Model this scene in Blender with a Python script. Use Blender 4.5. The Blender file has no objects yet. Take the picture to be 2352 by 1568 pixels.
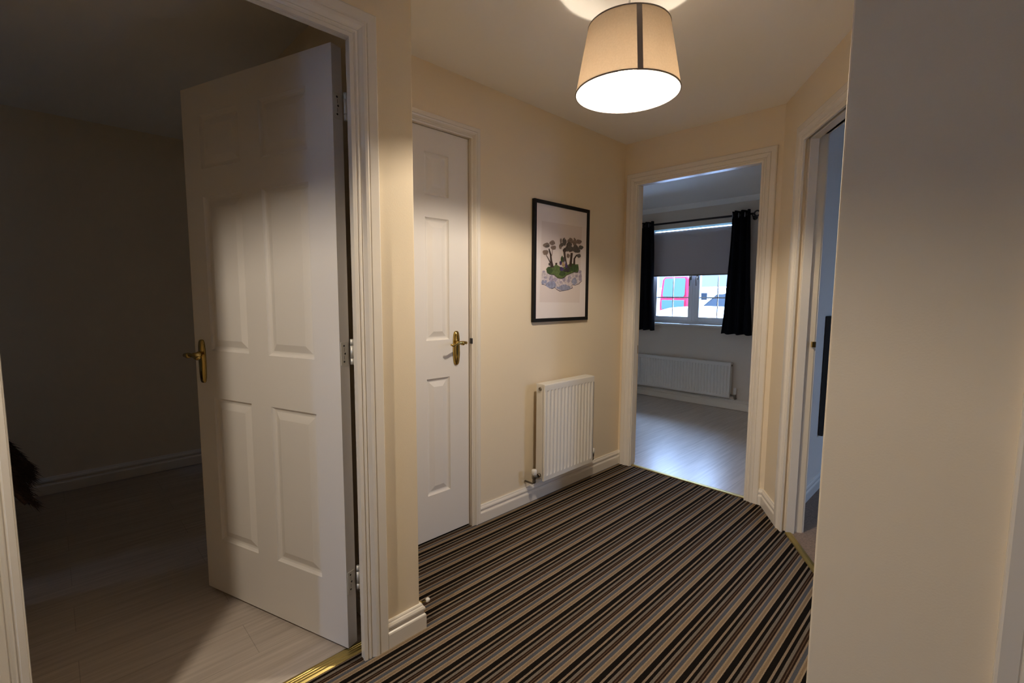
import bpy, bmesh, math, random
from mathutils import Vector, Matrix

random.seed(7)
scene = bpy.context.scene
COL = scene.collection
PI = math.pi
V = Vector

# ------------------------------------------------------------------ materials
def new_mat(name):
    m = bpy.data.materials.new(name); m.use_nodes = True
    nt = m.node_tree; nt.nodes.clear()
    out = nt.nodes.new('ShaderNodeOutputMaterial')
    return m, nt, out

def N(nt, typ, **kw):
    n = nt.nodes.new(typ)
    for k, v in kw.items():
        if hasattr(n, k): setattr(n, k, v)
        else: n.inputs[k].default_value = v
    return n

def srgb(r, g, b):
    f = lambda c: (c / 255 / 12.92) if c / 255 <= .04045 else ((c / 255 + .055) / 1.055) ** 2.4
    return (f(r), f(g), f(b), 1)

def mat(name, col, rough=.5, metal=0, bump=0, bscale=200, spec=.5, var=0, vscale=6, coat=0):
    m, nt, out = new_mat(name)
    p = N(nt, 'ShaderNodeBsdfPrincipled')
    p.inputs['Base Color'].default_value = col
    p.inputs['Roughness'].default_value = rough
    p.inputs['Metallic'].default_value = metal
    p.inputs['Specular IOR Level'].default_value = spec
    p.inputs['Coat Weight'].default_value = coat
    tc = N(nt, 'ShaderNodeTexCoord')
    if var:
        n = N(nt, 'ShaderNodeTexNoise'); n.inputs['Scale'].default_value = vscale; n.inputs['Detail'].default_value = 4
        nt.links.new(tc.outputs['Object'], n.inputs['Vector'])
        hs = N(nt, 'ShaderNodeMixRGB', blend_type='MULTIPLY'); hs.inputs[0].default_value = 1
        r = N(nt, 'ShaderNodeValToRGB')
        r.color_ramp.elements[0].position = .35; r.color_ramp.elements[1].position = .65
        r.color_ramp.elements[0].color = (1 - var,) * 3 + (1,); r.color_ramp.elements[1].color = (1, 1, 1, 1)
        nt.links.new(n.outputs['Fac'], r.inputs[0])
        hs.inputs[1].default_value = col
        nt.links.new(r.outputs[0], hs.inputs[2])
        nt.links.new(hs.outputs[0], p.inputs['Base Color'])
    if bump:
        n = N(nt, 'ShaderNodeTexNoise'); n.inputs['Scale'].default_value = bscale; n.inputs['Detail'].default_value = 3
        nt.links.new(tc.outputs['Object'], n.inputs['Vector'])
        b = N(nt, 'ShaderNodeBump'); b.inputs['Strength'].default_value = bump; b.inputs['Distance'].default_value = .002
        nt.links.new(n.outputs['Fac'], b.inputs['Height'])
        nt.links.new(b.outputs[0], p.inputs['Normal'])
    nt.links.new(p.outputs[0], out.inputs[0])
    return m

M = {}
M['wall'] = mat('cream_emulsion', (.80, .69, .52, 1), .75, bump=.12, bscale=260, spec=.25)
M['wall_pale'] = mat('pale_emulsion', (.74, .66, .57, 1), .8, bump=.12, bscale=260, spec=.25)
M['blocking_shade'] = mat('light_blocking_brown_cloth', (.10, .075, .055, 1), .9, bump=.2, bscale=400, spec=.1)  # opaque cloth invented to cut spill from the added pendant
M['wall_absorb'] = mat('bounce_absorbing_brown', (.13, .105, .085, 1), .75, bump=.12, bscale=260, spec=.25)  # dark tone invented for unseen hall walls, to cut bounced light
M['ceiling'] = mat('white_ceiling_emulsion', (.90, .875, .835, 1), .85, bump=.1, bscale=220, spec=.2)
M['gloss'] = mat('white_gloss_trim', (.77, .715, .63, 1), .26, bump=.03, bscale=60, spec=.5)
M['door'] = mat('white_satin_door', (.74, .71, .68, 1), .42, bump=.05, bscale=90, spec=.45)
M['brass'] = mat('polished_brass', (.56, .40, .13, 1), .14, 1, bump=.04, bscale=120)
M['brass_dark'] = mat('aged_brass', (.30, .19, .07, 1), .3, 1)
M['brass_strip'] = mat('brass_strip', (.60, .47, .17, 1), .34, 1)
M['steel'] = mat('hinge_steel', (.78, .76, .70, 1), .5, .6)
M['hinge_white'] = mat('painted_hinge', (.70, .68, .62, 1), .4)
M['chrome'] = mat('chrome', (.7, .7, .7, 1), .15, 1)
M['pewter'] = mat('worn_pewter', (.25, .22, .18, 1), .35, 1)
M['screw'] = mat('screw_hole', (.03, .025, .02, 1), .5)
M['black_frame'] = mat('black_frame', (.010, .009, .008, 1), .5, spec=.2)
M['rad'] = mat('radiator_enamel', (.74, .71, .66, 1), .32, spec=.5)
M['rad_slot'] = mat('radiator_slots', (.12, .11, .1, 1), .6)
M['white_plastic'] = mat('white_plastic', (.78, .76, .72, 1), .35)
M['upvc'] = mat('upvc_frame', (.88, .90, .92, 1), .25)
M['black_cloth'] = mat('black_curtain', (.008, .009, .013, 1), .95, bump=.3, bscale=500, spec=.1)
M['pole'] = mat('dark_pole', (.05, .045, .045, 1), .35, .6)
M['ring'] = mat('eyelet_steel', (.35, .35, .37, 1), .3, 1)
M['blind'] = mat('grey_blind', (.55, .49, .49, 1), .85, bump=.15, bscale=700, spec=.2)
M['grey_strip'] = mat('grey_tape', (.22, .19, .17, 1), .7)
M['rubber_dark'] = mat('dark_rubber', (.02, .02, .02, 1), .6)
M['tyre'] = mat('tyre', (.015, .015, .016, 1), .8)
M['tv'] = mat('glossy_screen', (.012, .013, .016, 1), .22, spec=.6)
M['tv_edge'] = mat('dark_casing', (.02, .02, .022, 1), .4)
M['beige_carpet'] = mat('beige_carpet', (.30, .22, .17, 1), .95, bump=.8, bscale=500, spec=.1, var=.3, vscale=120)
M['bed_base'] = mat('bed_base_fabric', (.09, .08, .075, 1), .9, bump=.3, bscale=500)
M['mattress'] = mat('mattress_cover', (.45, .42, .38, 1), .85, bump=.2, bscale=300)
M['fur'] = mat('brown_fur', (.10, .055, .04, 1), .8, var=.5, vscale=60)
M['asphalt'] = mat('asphalt', (.22, .23, .24, 1), .9, bump=.5, bscale=30, var=.3, vscale=8)
M['car_white'] = mat('white_car_paint', (.60, .61, .62, 1), .3, spec=.2)
M['car_red'] = mat('red_van_paint', (.40, .009, .022, 1), .5, spec=.04)
M['car_glass'] = mat('dark_car_glass', (.003, .006, .010, 1), .1, spec=.12)
M['van_glass'] = mat('pale_van_glass', (.022, .042, .048, 1), .1, spec=.1)
M['render'] = mat('house_render', (.40, .39, .36, 1), .9, bump=.3, bscale=20)
M['tiles'] = mat('roof_tiles', (.012, .0125, .0165, 1), .85, bump=.5, bscale=6, var=.25, vscale=3)
M['hub'] = mat('alloy_hub', (.5, .5, .52, 1), .3, 1)
M['paper'] = mat('print_paper', (.85, .78, .77, 1), .7)
M['paper_in'] = mat('print_tint', (.78, .69, .67, 1), .7)
for k, c in dict(grass=(.13, .19, .06), grass_dk=(.055, .10, .03), trunk=(.06, .035, .025), crown=(.25, .18, .145), crown2=(.12, .10, .085),
                 cloud=(.74, .66, .70), cloud_b=(.36, .38, .55), cloud_p=(.48, .42, .55), ink=(.05, .04, .05), violet=(.08, .05, .16), blossom=(.55, .38, .22)).items():
    M['art_' + k] = mat('art_' + k, c + (1,), .7, var=.35, vscale=70)

def carpet_mat():
    m, nt, out = new_mat('striped_carpet')
    tc = N(nt, 'ShaderNodeTexCoord'); sp = N(nt, 'ShaderNodeSeparateXYZ')
    nt.links.new(tc.outputs['Object'], sp.inputs[0])
    # pile wobble of the stripe edges
    wob = N(nt, 'ShaderNodeTexNoise'); wob.inputs['Scale'].default_value = 260; wob.inputs['Detail'].default_value = 1
    nt.links.new(tc.outputs['Object'], wob.inputs['Vector'])
    w1 = N(nt, 'ShaderNodeMath', operation='SUBTRACT'); nt.links.new(wob.outputs['Fac'], w1.inputs[0]); w1.inputs[1].default_value = .5
    w2 = N(nt, 'ShaderNodeMath', operation='MULTIPLY'); nt.links.new(w1.outputs[0], w2.inputs[0]); w2.inputs[1].default_value = .0022
    a = N(nt, 'ShaderNodeMath', operation='ADD'); nt.links.new(sp.outputs['X'], a.inputs[0]); nt.links.new(w2.outputs[0], a.inputs[1])
    P = .0927
    o = N(nt, 'ShaderNodeMath', operation='SUBTRACT'); nt.links.new(a.outputs[0], o.inputs[0]); o.inputs[1].default_value = .952 - 20 * P
    d = N(nt, 'ShaderNodeMath', operation='DIVIDE'); nt.links.new(o.outputs[0], d.inputs[0]); d.inputs[1].default_value = P
    fr = N(nt, 'ShaderNodeMath', operation='FRACT'); nt.links.new(d.outputs[0], fr.inputs[0])
    ramp = N(nt, 'ShaderNodeValToRGB'); cr = ramp.color_ramp; cr.interpolation = 'CONSTANT'
    tan = (.29, .225, .155, 1); tanm = (.215, .155, .10, 1); tan2 = (.24, .185, .135, 1); blk = (.0105, .0085, .007, 1); tp = (.165, .142, .118, 1)
    br = (.030, .017, .011, 1); brl = (.10, .066, .045, 1); sl = (.080, .086, .102, 1)
    seq = [(.0045, tan), (.0075, tanm), (.0045, tan), (.0180, blk), (.0075, tan2), (.0098, blk), (.0095, tp), (.0055, br), (.0028, brl), (.0058, br), (.0058, tan2), (.0115, sl)]
    tot = sum(s for s, _ in seq); pos = 0; stops = []
    for s, c in seq:
        stops.append((pos / tot, c)); pos += s
    cr.elements[0].position = 0; cr.elements[0].color = stops[0][1]
    cr.elements[1].position = stops[1][0]; cr.elements[1].color = stops[1][1]
    for ps, c in stops[2:]:
        e = cr.elements.new(ps); e.color = c
    nt.links.new(fr.outputs[0], ramp.inputs[0])
    # fleck of the pile
    n = N(nt, 'ShaderNodeTexNoise'); n.inputs['Scale'].default_value = 420; n.inputs['Detail'].default_value = 2
    nt.links.new(tc.outputs['Object'], n.inputs['Vector'])
    r2 = N(nt, 'ShaderNodeValToRGB'); r2.color_ramp.elements[0].position = .3; r2.color_ramp.elements[1].position = .7
    r2.color_ramp.elements[0].color = (.6, .6, .6, 1); r2.color_ramp.elements[1].color = (1.25, 1.2, 1.15, 1)
    nt.links.new(n.outputs['Fac'], r2.inputs[0])
    mx = N(nt, 'ShaderNodeMixRGB', blend_type='MULTIPLY'); mx.inputs[0].default_value = 1
    nt.links.new(ramp.outputs[0], mx.inputs[1]); nt.links.new(r2.outputs[0], mx.inputs[2])
    p = N(nt, 'ShaderNodeBsdfPrincipled'); p.inputs['Roughness'].default_value = .95; p.inputs['Specular IOR Level'].default_value = .02
    nt.links.new(mx.outputs[0], p.inputs['Base Color'])
    b = N(nt, 'ShaderNodeBump'); b.inputs['Strength'].default_value = .7; b.inputs['Distance'].default_value = .003
    nt.links.new(n.outputs['Fac'], b.inputs['Height']); nt.links.new(b.outputs[0], p.inputs['Normal'])
    nt.links.new(p.outputs[0], out.inputs[0])
    return m
M['carpet'] = carpet_mat()

def laminate_mat():
    m, nt, out = new_mat('grey_oak_laminate')
    tc = N(nt, 'ShaderNodeTexCoord')
    mp = N(nt, 'ShaderNodeMapping'); mp.inputs['Scale'].default_value = (34, 1.6, 1)
    nt.links.new(tc.outputs['Object'], mp.inputs['Vector'])
    n = N(nt, 'ShaderNodeTexNoise'); n.inputs['Scale'].default_value = 1.6; n.inputs['Detail'].default_value = 6
    nt.links.new(mp.outputs[0], n.inputs['Vector'])
    r = N(nt, 'ShaderNodeValToRGB'); r.color_ramp.elements[0].position = .3; r.color_ramp.elements[1].position = .72
    r.color_ramp.elements[0].color = (.43, .37, .315, 1); r.color_ramp.elements[1].color = (.60, .53, .465, 1)
    nt.links.new(n.outputs['Fac'], r.inputs[0])
    # boards: long along Y
    mb = N(nt, 'ShaderNodeMapping'); mb.inputs['Rotation'].default_value = (0, 0, PI / 2)
    nt.links.new(tc.outputs['Object'], mb.inputs['Vector'])
    bk = N(nt, 'ShaderNodeTexBrick'); bk.offset = .37
    bk.inputs['Scale'].default_value = 1; bk.inputs['Brick Width'].default_value = 1.2; bk.inputs['Row Height'].default_value = .19
    bk.inputs['Mortar Size'].default_value = .0012; bk.inputs['Color1'].default_value = (1, 1, 1, 1); bk.inputs['Color2'].default_value = (.93, .93, .94, 1)
    bk.inputs['Mortar'].default_value = (.68, .67, .66, 1)
    nt.links.new(mb.outputs[0], bk.inputs['Vector'])
    mx = N(nt, 'ShaderNodeMixRGB', blend_type='MULTIPLY'); mx.inputs[0].default_value = 1
    nt.links.new(r.outputs[0], mx.inputs[1]); nt.links.new(bk.outputs['Color'], mx.inputs[2])
    p = N(nt, 'ShaderNodeBsdfPrincipled'); p.inputs['Roughness'].default_value = .3; p.inputs['Specular IOR Level'].default_value = .5
    nt.links.new(mx.outputs[0], p.inputs['Base Color'])
    b = N(nt, 'ShaderNodeBump'); b.inputs['Strength'].default_value = .12; b.inputs['Distance'].default_value = .002
    nt.links.new(n.outputs['Fac'], b.inputs['Height']); nt.links.new(b.outputs[0], p.inputs['Normal'])
    nt.links.new(p.outputs[0], out.inputs[0])
    return m
M['laminate'] = laminate_mat()

def shade_mat():
    m, nt, out = new_mat('linen_lampshade')
    tc = N(nt, 'ShaderNodeTexCoord')
    n = N(nt, 'ShaderNodeTexNoise'); n.inputs['Scale'].default_value = 160; n.inputs['Detail'].default_value = 3
    nt.links.new(tc.outputs['Object'], n.inputs['Vector'])
    r = N(nt, 'ShaderNodeValToRGB'); r.color_ramp.elements[0].color = (.46, .36, .25, 1); r.color_ramp.elements[1].color = (.60, .48, .34, 1)
    nt.links.new(n.outputs['Fac'], r.inputs[0])
    d = N(nt, 'ShaderNodeBsdfDiffuse'); t = N(nt, 'ShaderNodeBsdfTranslucent')
    nt.links.new(r.outputs[0], d.inputs['Color'])
    t.inputs['Color'].default_value = (.62, .54, .46, 1)
    mx = N(nt, 'ShaderNodeMixShader'); mx.inputs[0].default_value = .255
    nt.links.new(d.outputs[0], mx.inputs[1]); nt.links.new(t.outputs[0], mx.inputs[2]); nt.links.new(mx.outputs[0], out.inputs[0])
    return m
M['shade'] = shade_mat()

def lining_mat():
    m, nt, out = new_mat('white_shade_lining')
    d = N(nt, 'ShaderNodeBsdfDiffuse'); t = N(nt, 'ShaderNodeBsdfTranslucent')
    d.inputs['Color'].default_value = (.86, .84, .8, 1); t.inputs['Color'].default_value = (.8, .72, .6, 1)
    mx = N(nt, 'ShaderNodeMixShader'); mx.inputs[0].default_value = .30
    nt.links.new(d.outputs[0], mx.inputs[1]); nt.links.new(t.outputs[0], mx.inputs[2]); nt.links.new(mx.outputs[0], out.inputs[0])
    return m
M['shade_in'] = lining_mat()

def leak_strip_mat():  # tinted sheet standing in for daylight leaking over the blind
    m, nt, out = new_mat('translucent_leak_strip')
    d = N(nt, 'ShaderNodeBsdfDiffuse'); t = N(nt, 'ShaderNodeBsdfTranslucent')
    d.inputs['Color'].default_value = (.7, .75, .75, 1); t.inputs['Color'].default_value = (.72, .86, .84, 1)
    mx = N(nt, 'ShaderNodeMixShader'); mx.inputs[0].default_value = .6
    nt.links.new(d.outputs[0], mx.inputs[1]); nt.links.new(t.outputs[0], mx.inputs[2]); nt.links.new(mx.outputs[0], out.inputs[0])
    return m
M['leak_strip'] = leak_strip_mat()

def emit(name, col, s):
    m, nt, out = new_mat(name)
    e = N(nt, 'ShaderNodeEmission'); e.inputs['Color'].default_value = col; e.inputs['Strength'].default_value = s
    nt.links.new(e.outputs[0], out.inputs[0]); return m
BULB = 1500
M['bulb'] = emit('bulb_glow', (1, .86, .68, 1), BULB)
M['bulb_added'] = emit('added_bulb_glow', (1, .86, .68, 1), BULB * 1.12)

def glass_mat():
    m, nt, out = new_mat('window_glass')
    t = N(nt, 'ShaderNodeBsdfTransparent'); t.inputs['Color'].default_value = (.93, .96, .97, 1)
    g = N(nt, 'ShaderNodeBsdfGlossy'); g.inputs['Roughness'].default_value = .02
    fz = N(nt, 'ShaderNodeFresnel'); fz.inputs['IOR'].default_value = 1.3
    mx = N(nt, 'ShaderNodeMixShader')
    nt.links.new(fz.outputs[0], mx.inputs[0]); nt.links.new(t.outputs[0], mx.inputs[1]); nt.links.new(g.outputs[0], mx.inputs[2])
    nt.links.new(mx.outputs[0], out.inputs[0]); return m
M['glass'] = glass_mat()

# ------------------------------------------------------------------ mesh helpers
def box(bm, x0, x1, y0, y1, z0, z1, mi=0):
    vs = [bm.verts.new(p) for p in ((x0, y0, z0), (x1, y0, z0), (x1, y1, z0), (x0, y1, z0), (x0, y0, z1), (x1, y0, z1), (x1, y1, z1), (x0, y1, z1))]
    for f in ((3, 2, 1, 0), (4, 5, 6, 7), (0, 1, 5, 4), (1, 2, 6, 5), (2, 3, 7, 6), (3, 0, 4, 7)):
        bm.faces.new([vs[i] for i in f]).material_index = mi
    return vs

def obox(bm, c, ax, ay, hx, hy, z0, z1, mi=0):
    """box with plan axes ax, ay (unit 2d) about plan centre c"""
    c = V((c[0], c[1])); ax = V(ax); ay = V(ay); vs = []
    for z in (z0, z1):
        for sx, sy in ((-1, -1), (1, -1), (1, 1), (-1, 1)):
            p = c + ax * hx * sx + ay * hy * sy
            vs.append(bm.verts.new((p.x, p.y, z)))
    for f in ((3, 2, 1, 0), (4, 5, 6, 7), (0, 1, 5, 4), (1, 2, 6, 5), (2, 3, 7, 6), (3, 0, 4, 7)):
        bm.faces.new([vs[i] for i in f]).material_index = mi

def prism(bm, pts, fn, d0, d1, mi=0):
    """polygon pts (u,v); fn(u,v,d) -> xyz"""
    a = [bm.verts.new(fn(u, v, d0)) for u, v in pts]; b = [bm.verts.new(fn(u, v, d1)) for u, v in pts]
    n = len(pts)
    bm.faces.new(a[::-1]).material_index = mi; bm.faces.new(b).material_index = mi
    for i in range(n):
        bm.faces.new([a[i], a[(i + 1) % n], b[(i + 1) % n], b[i]]).material_index = mi

def tube(bm, pts, radii, seg=12, mi=0, cap=True):
    pts = [V(p) for p in pts]
    if not hasattr(radii, '__len__'): radii = [radii] * len(pts)
    rings = []; up = None
    for i, p in enumerate(pts):
        t = (pts[min(i + 1, len(pts) - 1)] - pts[max(i - 1, 0)]).normalized()
        if up is None:
            up = V((0, 0, 1)) if abs(t.z) < .9 else V((1, 0, 0))
        s = t.cross(up).normalized(); u2 = s.cross(t).normalized(); up = u2
        rings.append([bm.verts.new(p + (s * math.cos(a) + u2 * math.sin(a)) * radii[i]) for a in (2 * PI * k / seg for k in range(seg))])
    for i in range(len(rings) - 1):
        for k in range(seg):
            f = bm.faces.new([rings[i][k], rings[i][(k + 1) % seg], rings[i + 1][(k + 1) % seg], rings[i + 1][k]]); f.smooth = True; f.material_index = mi
    if cap:
        bm.faces.new(rings[0][::-1]).material_index = mi; bm.faces.new(rings[-1]).material_index = mi

def lathe(bm, prof, c, axis=(0, 0, 1), seg=32, mi=0, closed=False, smooth=True):
    axis = V(axis).normalized(); s = axis.orthogonal().normalized(); t = axis.cross(s); c = V(c); rings = []
    for r, h in prof:
        if r < 1e-6: rings.append([bm.verts.new(c + axis * h)])
        else: rings.append([bm.verts.new(c + axis * h + (s * math.cos(2 * PI * k / seg) + t * math.sin(2 * PI * k / seg)) * r) for k in range(seg)])
    idx = list(range(len(rings) - 1))
    pairs = [(rings[i], rings[i + 1]) for i in idx]
    if closed: pairs.append((rings[-1], rings[0]))
    for A, B in pairs:
        for k in range(seg):
            k2 = (k + 1) % seg
            if len(A) == 1 and len(B) == 1: break
            if len(A) == 1: f = bm.faces.new([A[0], B[k2], B[k]])
            elif len(B) == 1: f = bm.faces.new([A[k], A[k2], B[0]])
            else: f = bm.faces.new([A[k], A[k2], B[k2], B[k]])
            f.smooth = smooth; f.material_index = mi

def obj(name, bm, m, parent=None, loc=None, bevel=0, local=False, bseg=2):
    """links bm as one mesh; geometry given in world coordinates is shifted into the parent's / own frame"""
    bmesh.ops.recalc_face_normals(bm, faces=bm.faces[:])
    off = V((0, 0, 0))
    if not local:
        if parent is not None:
            off = parent['_base'] if '_base' in parent else (0, 0, 0)
            off = V(off)
        elif loc is not None: off = V(loc)
        bmesh.ops.translate(bm, verts=bm.verts[:], vec=-off)
    me = bpy.data.meshes.new(name); bm.to_mesh(me); bm.free()
    for mm in (m if isinstance(m, (list, tuple)) else [m]): me.materials.append(mm)
    o = bpy.data.objects.new(name, me); COL.objects.link(o)
    if parent is not None:
        o.parent = parent; o['_base'] = tuple(off)
    elif loc is not None:
        o.location = loc; o['_base'] = tuple(loc)
    if bevel:
        b = o.modifiers.new('edge', 'BEVEL'); b.width = bevel; b.segments = bseg; b.limit_method = 'ANGLE'; b.angle_limit = math.radians(40)
    return o

def B(): return bmesh.new()

def tag(o, label, cat, group=None, kind=None):
    o['label'] = label; o['category'] = cat
    if group: o['group'] = group
    if kind: o['kind'] = kind
    return o

def thing(name, loc, label, cat, group=None, rz=0, kind=None):
    o = bpy.data.objects.new(name, None); COL.objects.link(o); o.empty_display_size = .05
    o.location = loc; o.rotation_euler = (0, 0, rz); o['_base'] = tuple(loc)
    return tag(o, label, cat, group, kind)

def struct(name, bm, m, label, cat, **k):
    o = obj(name, bm, m, **k); tag(o, label, cat, None, 'structure'); return o

# ------------------------------------------------------------------ layout numbers (metres)
H = 2.27            # ceiling
XN = .471           # near wall, hall face
XB = .385           # near wall, bedroom face
YC = .906           # near wall's outer corner
YE = 2.94           # end wall, hall face
WT = .10
CB = V((1.0, 2.94)) # where the angled wall starts
BD = V((.545, -.839)).normalized(); BN = V((-.839, -.545)).normalized()
XR, YR = 1.647, 1.10  # outer corner of the right-hand wall
TB = (XR - CB.x) / BD.x
YBR = CB.y + BD.y * TB
DH = 1.983          # underside of door heads

# ------------------------------------------------------------------ floors, ceiling
bm = B()
foot = [(.42, -2.2), (3.0, -2.2), (3.0, YR + .02), (XR + .02, YR + .02), (XR + .02, YBR - .02)]
q = CB + BD * 1.09 - BN * .03; foot.append((q.x, q.y)); q = CB + BD * .33 - BN * .03; foot.append((q.x, q.y))
foot += [(1.03, 2.97), (0, 2.97), (-.03, 2.97), (-.03, 1.65), (-.82, 1.65), (-.82, YC - .02), (.42, YC - .02)]
prism(bm, foot, lambda u, v, d: (u, v, d), -.05, 0)
struct('floor', bm, M['carpet'], 'hall floor carpeted in brown, tan and slate stripes', 'floor')
bm = B(); box(bm, -2.2, .42, -3.0, .82, -.05, -.003)
struct('floor_bedroom', bm, M['laminate'], 'grey laminate floor of the dark room behind the open door', 'floor')
bm = B(); box(bm, -1.75, 1.1, 2.97, 5.5, -.05, -.003)
struct('floor_far_room', bm, M['laminate'], 'grey laminate floor of the far room, shining blue under the window', 'floor')
bm = B()
q1 = CB + BD * TB - BN * .03; q0 = CB + BD * .2 - BN * .03
prism(bm, [(q0.x, q0.y), (q1.x, q1.y), (1.75, 1.2), (4.1, 1.2), (4.1, 5.4), (1.1, 5.4), (1.1, 3.0)], lambda u, v, d: (u, v, d), -.05, -.003)
struct('floor_side_room', bm, M['beige_carpet'], 'plain beige carpet beyond the right-hand doorway', 'floor')
bm = B(); box(bm, -2.3, 4.2, -3.1, 5.6, H, H + .1)
struct('ceiling', bm, M['ceiling'], 'plain white ceiling over the hall and rooms', 'ceiling')

# ------------------------------------------------------------------ walls
def wall_with_door(bm, L0, L1, o0, o1, oh, fn, d0, d1):
    prism(bm, [(L0, -.05), (o0, -.05), (o0, oh), (o1, oh), (o1, -.05), (L1, -.05), (L1, H), (L0, H)], fn, d0, d1)

# near wall (x = XN), opening to the bedroom
bm = B()
c = .004
wall_with_door(bm, -.34, YC - c, -.15, .758, 2.052, lambda u, v, d: (d, u, v), XB, XN - c); wall_with_door(bm, -2.2, -.34, -1.45, -.36, 2.005, lambda u, v, d: (d, u, v), XB, XN)  # the latter opening is invented, to swallow bounced lamp light
prism(bm, [(XB, YC - c), (XN - c, YC - c), (XN - c, YC - .02), (XN, YC - .02), (XN, YC - c), (XN - c * .3, YC - c * .3), (XN - c, YC), (XB, YC)], lambda u, v, d: (u, v, d), 0, H)
wall_with_door(bm, -.34, YC - .02, -.15, .758, 2.052, lambda u, v, d: (d, u, v), XN - c, XN)
struct('wall_left', bm, M['wall'], 'cream wall round the open bedroom door, ending in a corner', 'wall')
bm = B(); box(bm, -2.2, XB, .80, YC, -.05, H)
struct('wall_return', bm, M['wall'], 'short cream return wall behind the near corner, beside the closet door', 'wall')
bm = B(); wall_with_door(bm, YC, 3.04, .912, 1.559, 2.008, lambda u, v, d: (d, u, v), -.1, 0)
box(bm, -.8, -.1, 1.60, 1.66, -.05, H); box(bm, -.86, -.8, YC, 1.66, -.05, H)
struct('wall_picture', bm, M['wall'], 'cream wall carrying the framed print and the small radiator', 'wall')
bm = B(); wall_with_door(bm, 0, CB.x + .03, .085, .915, 2.005, lambda u, v, d: (u, d, v), YE, YE + WT)
box(bm, -1.7, 0, 2.94, 3.04, -.05, H)
struct('wall_end', bm, M['wall'], 'cream end wall around the doorway to the far room', 'wall')
bm = B()
fnB = lambda t, z, d: ((CB + BD * t - BN * d).x, (CB + BD * t - BN * d).y, z)
wall_with_door(bm, 0, TB + .06, .31, 1.11, 2.005, fnB, 0, WT)
struct('wall_angled', bm, M['wall'], 'cream angled wall with the right-hand doorway', 'wall')
bm = B()
prism(bm, [(XR, YBR + .05), (XR, YR + c), (XR + c * .3, YR + c * .3), (XR + c, YR), (XR + WT, YR), (XR + WT, YBR + .05)], lambda u, v, d: (u, v, d), -.05, H)
wall_with_door(bm, XR + WT, 3.1, 1.975, 2.79, 2.005, lambda u, v, d: (u, d, v), YR, YR + WT)
struct('wall_right', bm, M['wall'], 'large plain wall filling the right foreground', 'wall')
bm = B(); box(bm, 3.0, 3.1, -2.3, YR, -.05, H)
struct('wall_hall_side', bm, M['wall_absorb'], 'hall side wall behind the camera', 'wall')
bm = B(); wall_with_door(bm, .385, 3.1, .70, 1.60, 2.10, lambda u, v, d: (u, d, v), -2.3, -2.2)
struct('wall_front', bm, M['wall_absorb'], 'hall front wall behind the camera', 'wall')
bm = B(); box(bm, -2.2, -2.1, -3.0, .80, -.05, H); box(bm, -2.2, -1.6, -3.1, -3.0, -.05, H); box(bm, -1.3, .385, -3.1, -3.0, -.05, H); box(bm, -1.6, -1.3, -3.1, -3.0, -.05, 1.78); box(bm, -1.6, -1.3, -3.1, -3.0, 2.02, H); box(bm, XB, XB + .09, -3.0, -2.3, -.05, H)
box(bm, -.7, XB, -.37, -.31, -.05, H); box(bm, -.76, -.7, -1.51, -.31, -.05, H); box(bm, -.7, XB, -1.51, -1.45, -.05, H)  # unseen recess added to trap lamp light and keep it off the bedroom
struct('wall_bedroom', bm, M['wall'], 'unlit wall of the dark room behind the open door', 'wall')
# far room
WX0, WX1, WZ0, WZ1 = -1.15, -.04, .91, 2.02
bm = B()
for a, b_, c0, c1 in ((-1.75, WX0, 0, H), (WX1, 1.15, 0, H), (WX0, WX1, 0, WZ0), (WX0, WX1, WZ1, H)):
    box(bm, a, b_, 5.29, 5.40, c0 - (.05 if c0 == 0 else 0), c1)
for a, b_, c0, c1 in ((-1.75, WX0 - .03, 0, H), (WX1 + .03, 4.2, 0, H), (WX0 - .03, WX1 + .03, 0, WZ0 - .02), (WX0 - .03, WX1 + .03, WZ1 + .07, H)):
    box(bm, a, b_, 5.46, 5.56, c0 - (.05 if c0 == 0 else 0), c1)
box(bm, -1.75, WX0 - .03, 5.40, 5.46, -.05, H); box(bm, WX1 + .03, 1.15, 5.40, 5.46, -.05, H)
box(bm, WX0 - .03, WX1 + .03, 5.40, 5.46, -.05, WZ0 - .02); box(bm, WX0 - .03, WX1 + .03, 5.40, 5.46, WZ1 + .07, H)
struct('wall_far', bm, M['wall_pale'], 'pale window wall of the far room', 'wall')
bm = B(); box(bm, -1.75, -1.65, 3.04, 5.29, -.05, H)
struct('wall_far_left', bm, M['wall_pale'], 'left wall of the far room', 'wall')
bm = B(); box(bm, 1.05, 1.15, 3.04, 5.29, -.05, H)
prism(bm, [(1.05, 3.04), (1.03, 2.98), (1.06, 2.99), (1.15, 2.95), (1.15, 3.04)], lambda u, v, d: (u, v, d), -.05, H)
struct('wall_side_room', bm, M['wall_pale'], 'pale wall seen through the right-hand doorway', 'wall')
bm = B()
SY0, SY1, SZ0, SZ1 = 3.5, 4.1, 1.1, 1.9
for a, b_, c0, c1 in ((YR, SY0, 0, H), (SY1, 5.4, 0, H), (SY0, SY1, 0, SZ0), (SY0, SY1, SZ1, H)):
    box(bm, 4.0, 4.1, a, b_, c0 - (.05 if c0 == 0 else 0), c1)
box(bm, 3.1, 4.0, YR, YR + .1, -.05, H); box(bm, 1.15, 4.1, 5.40, 5.46, -.05, H)
struct('wall_side_far', bm, M['wall_pale'], 'window wall of the side room', 'wall')

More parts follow.
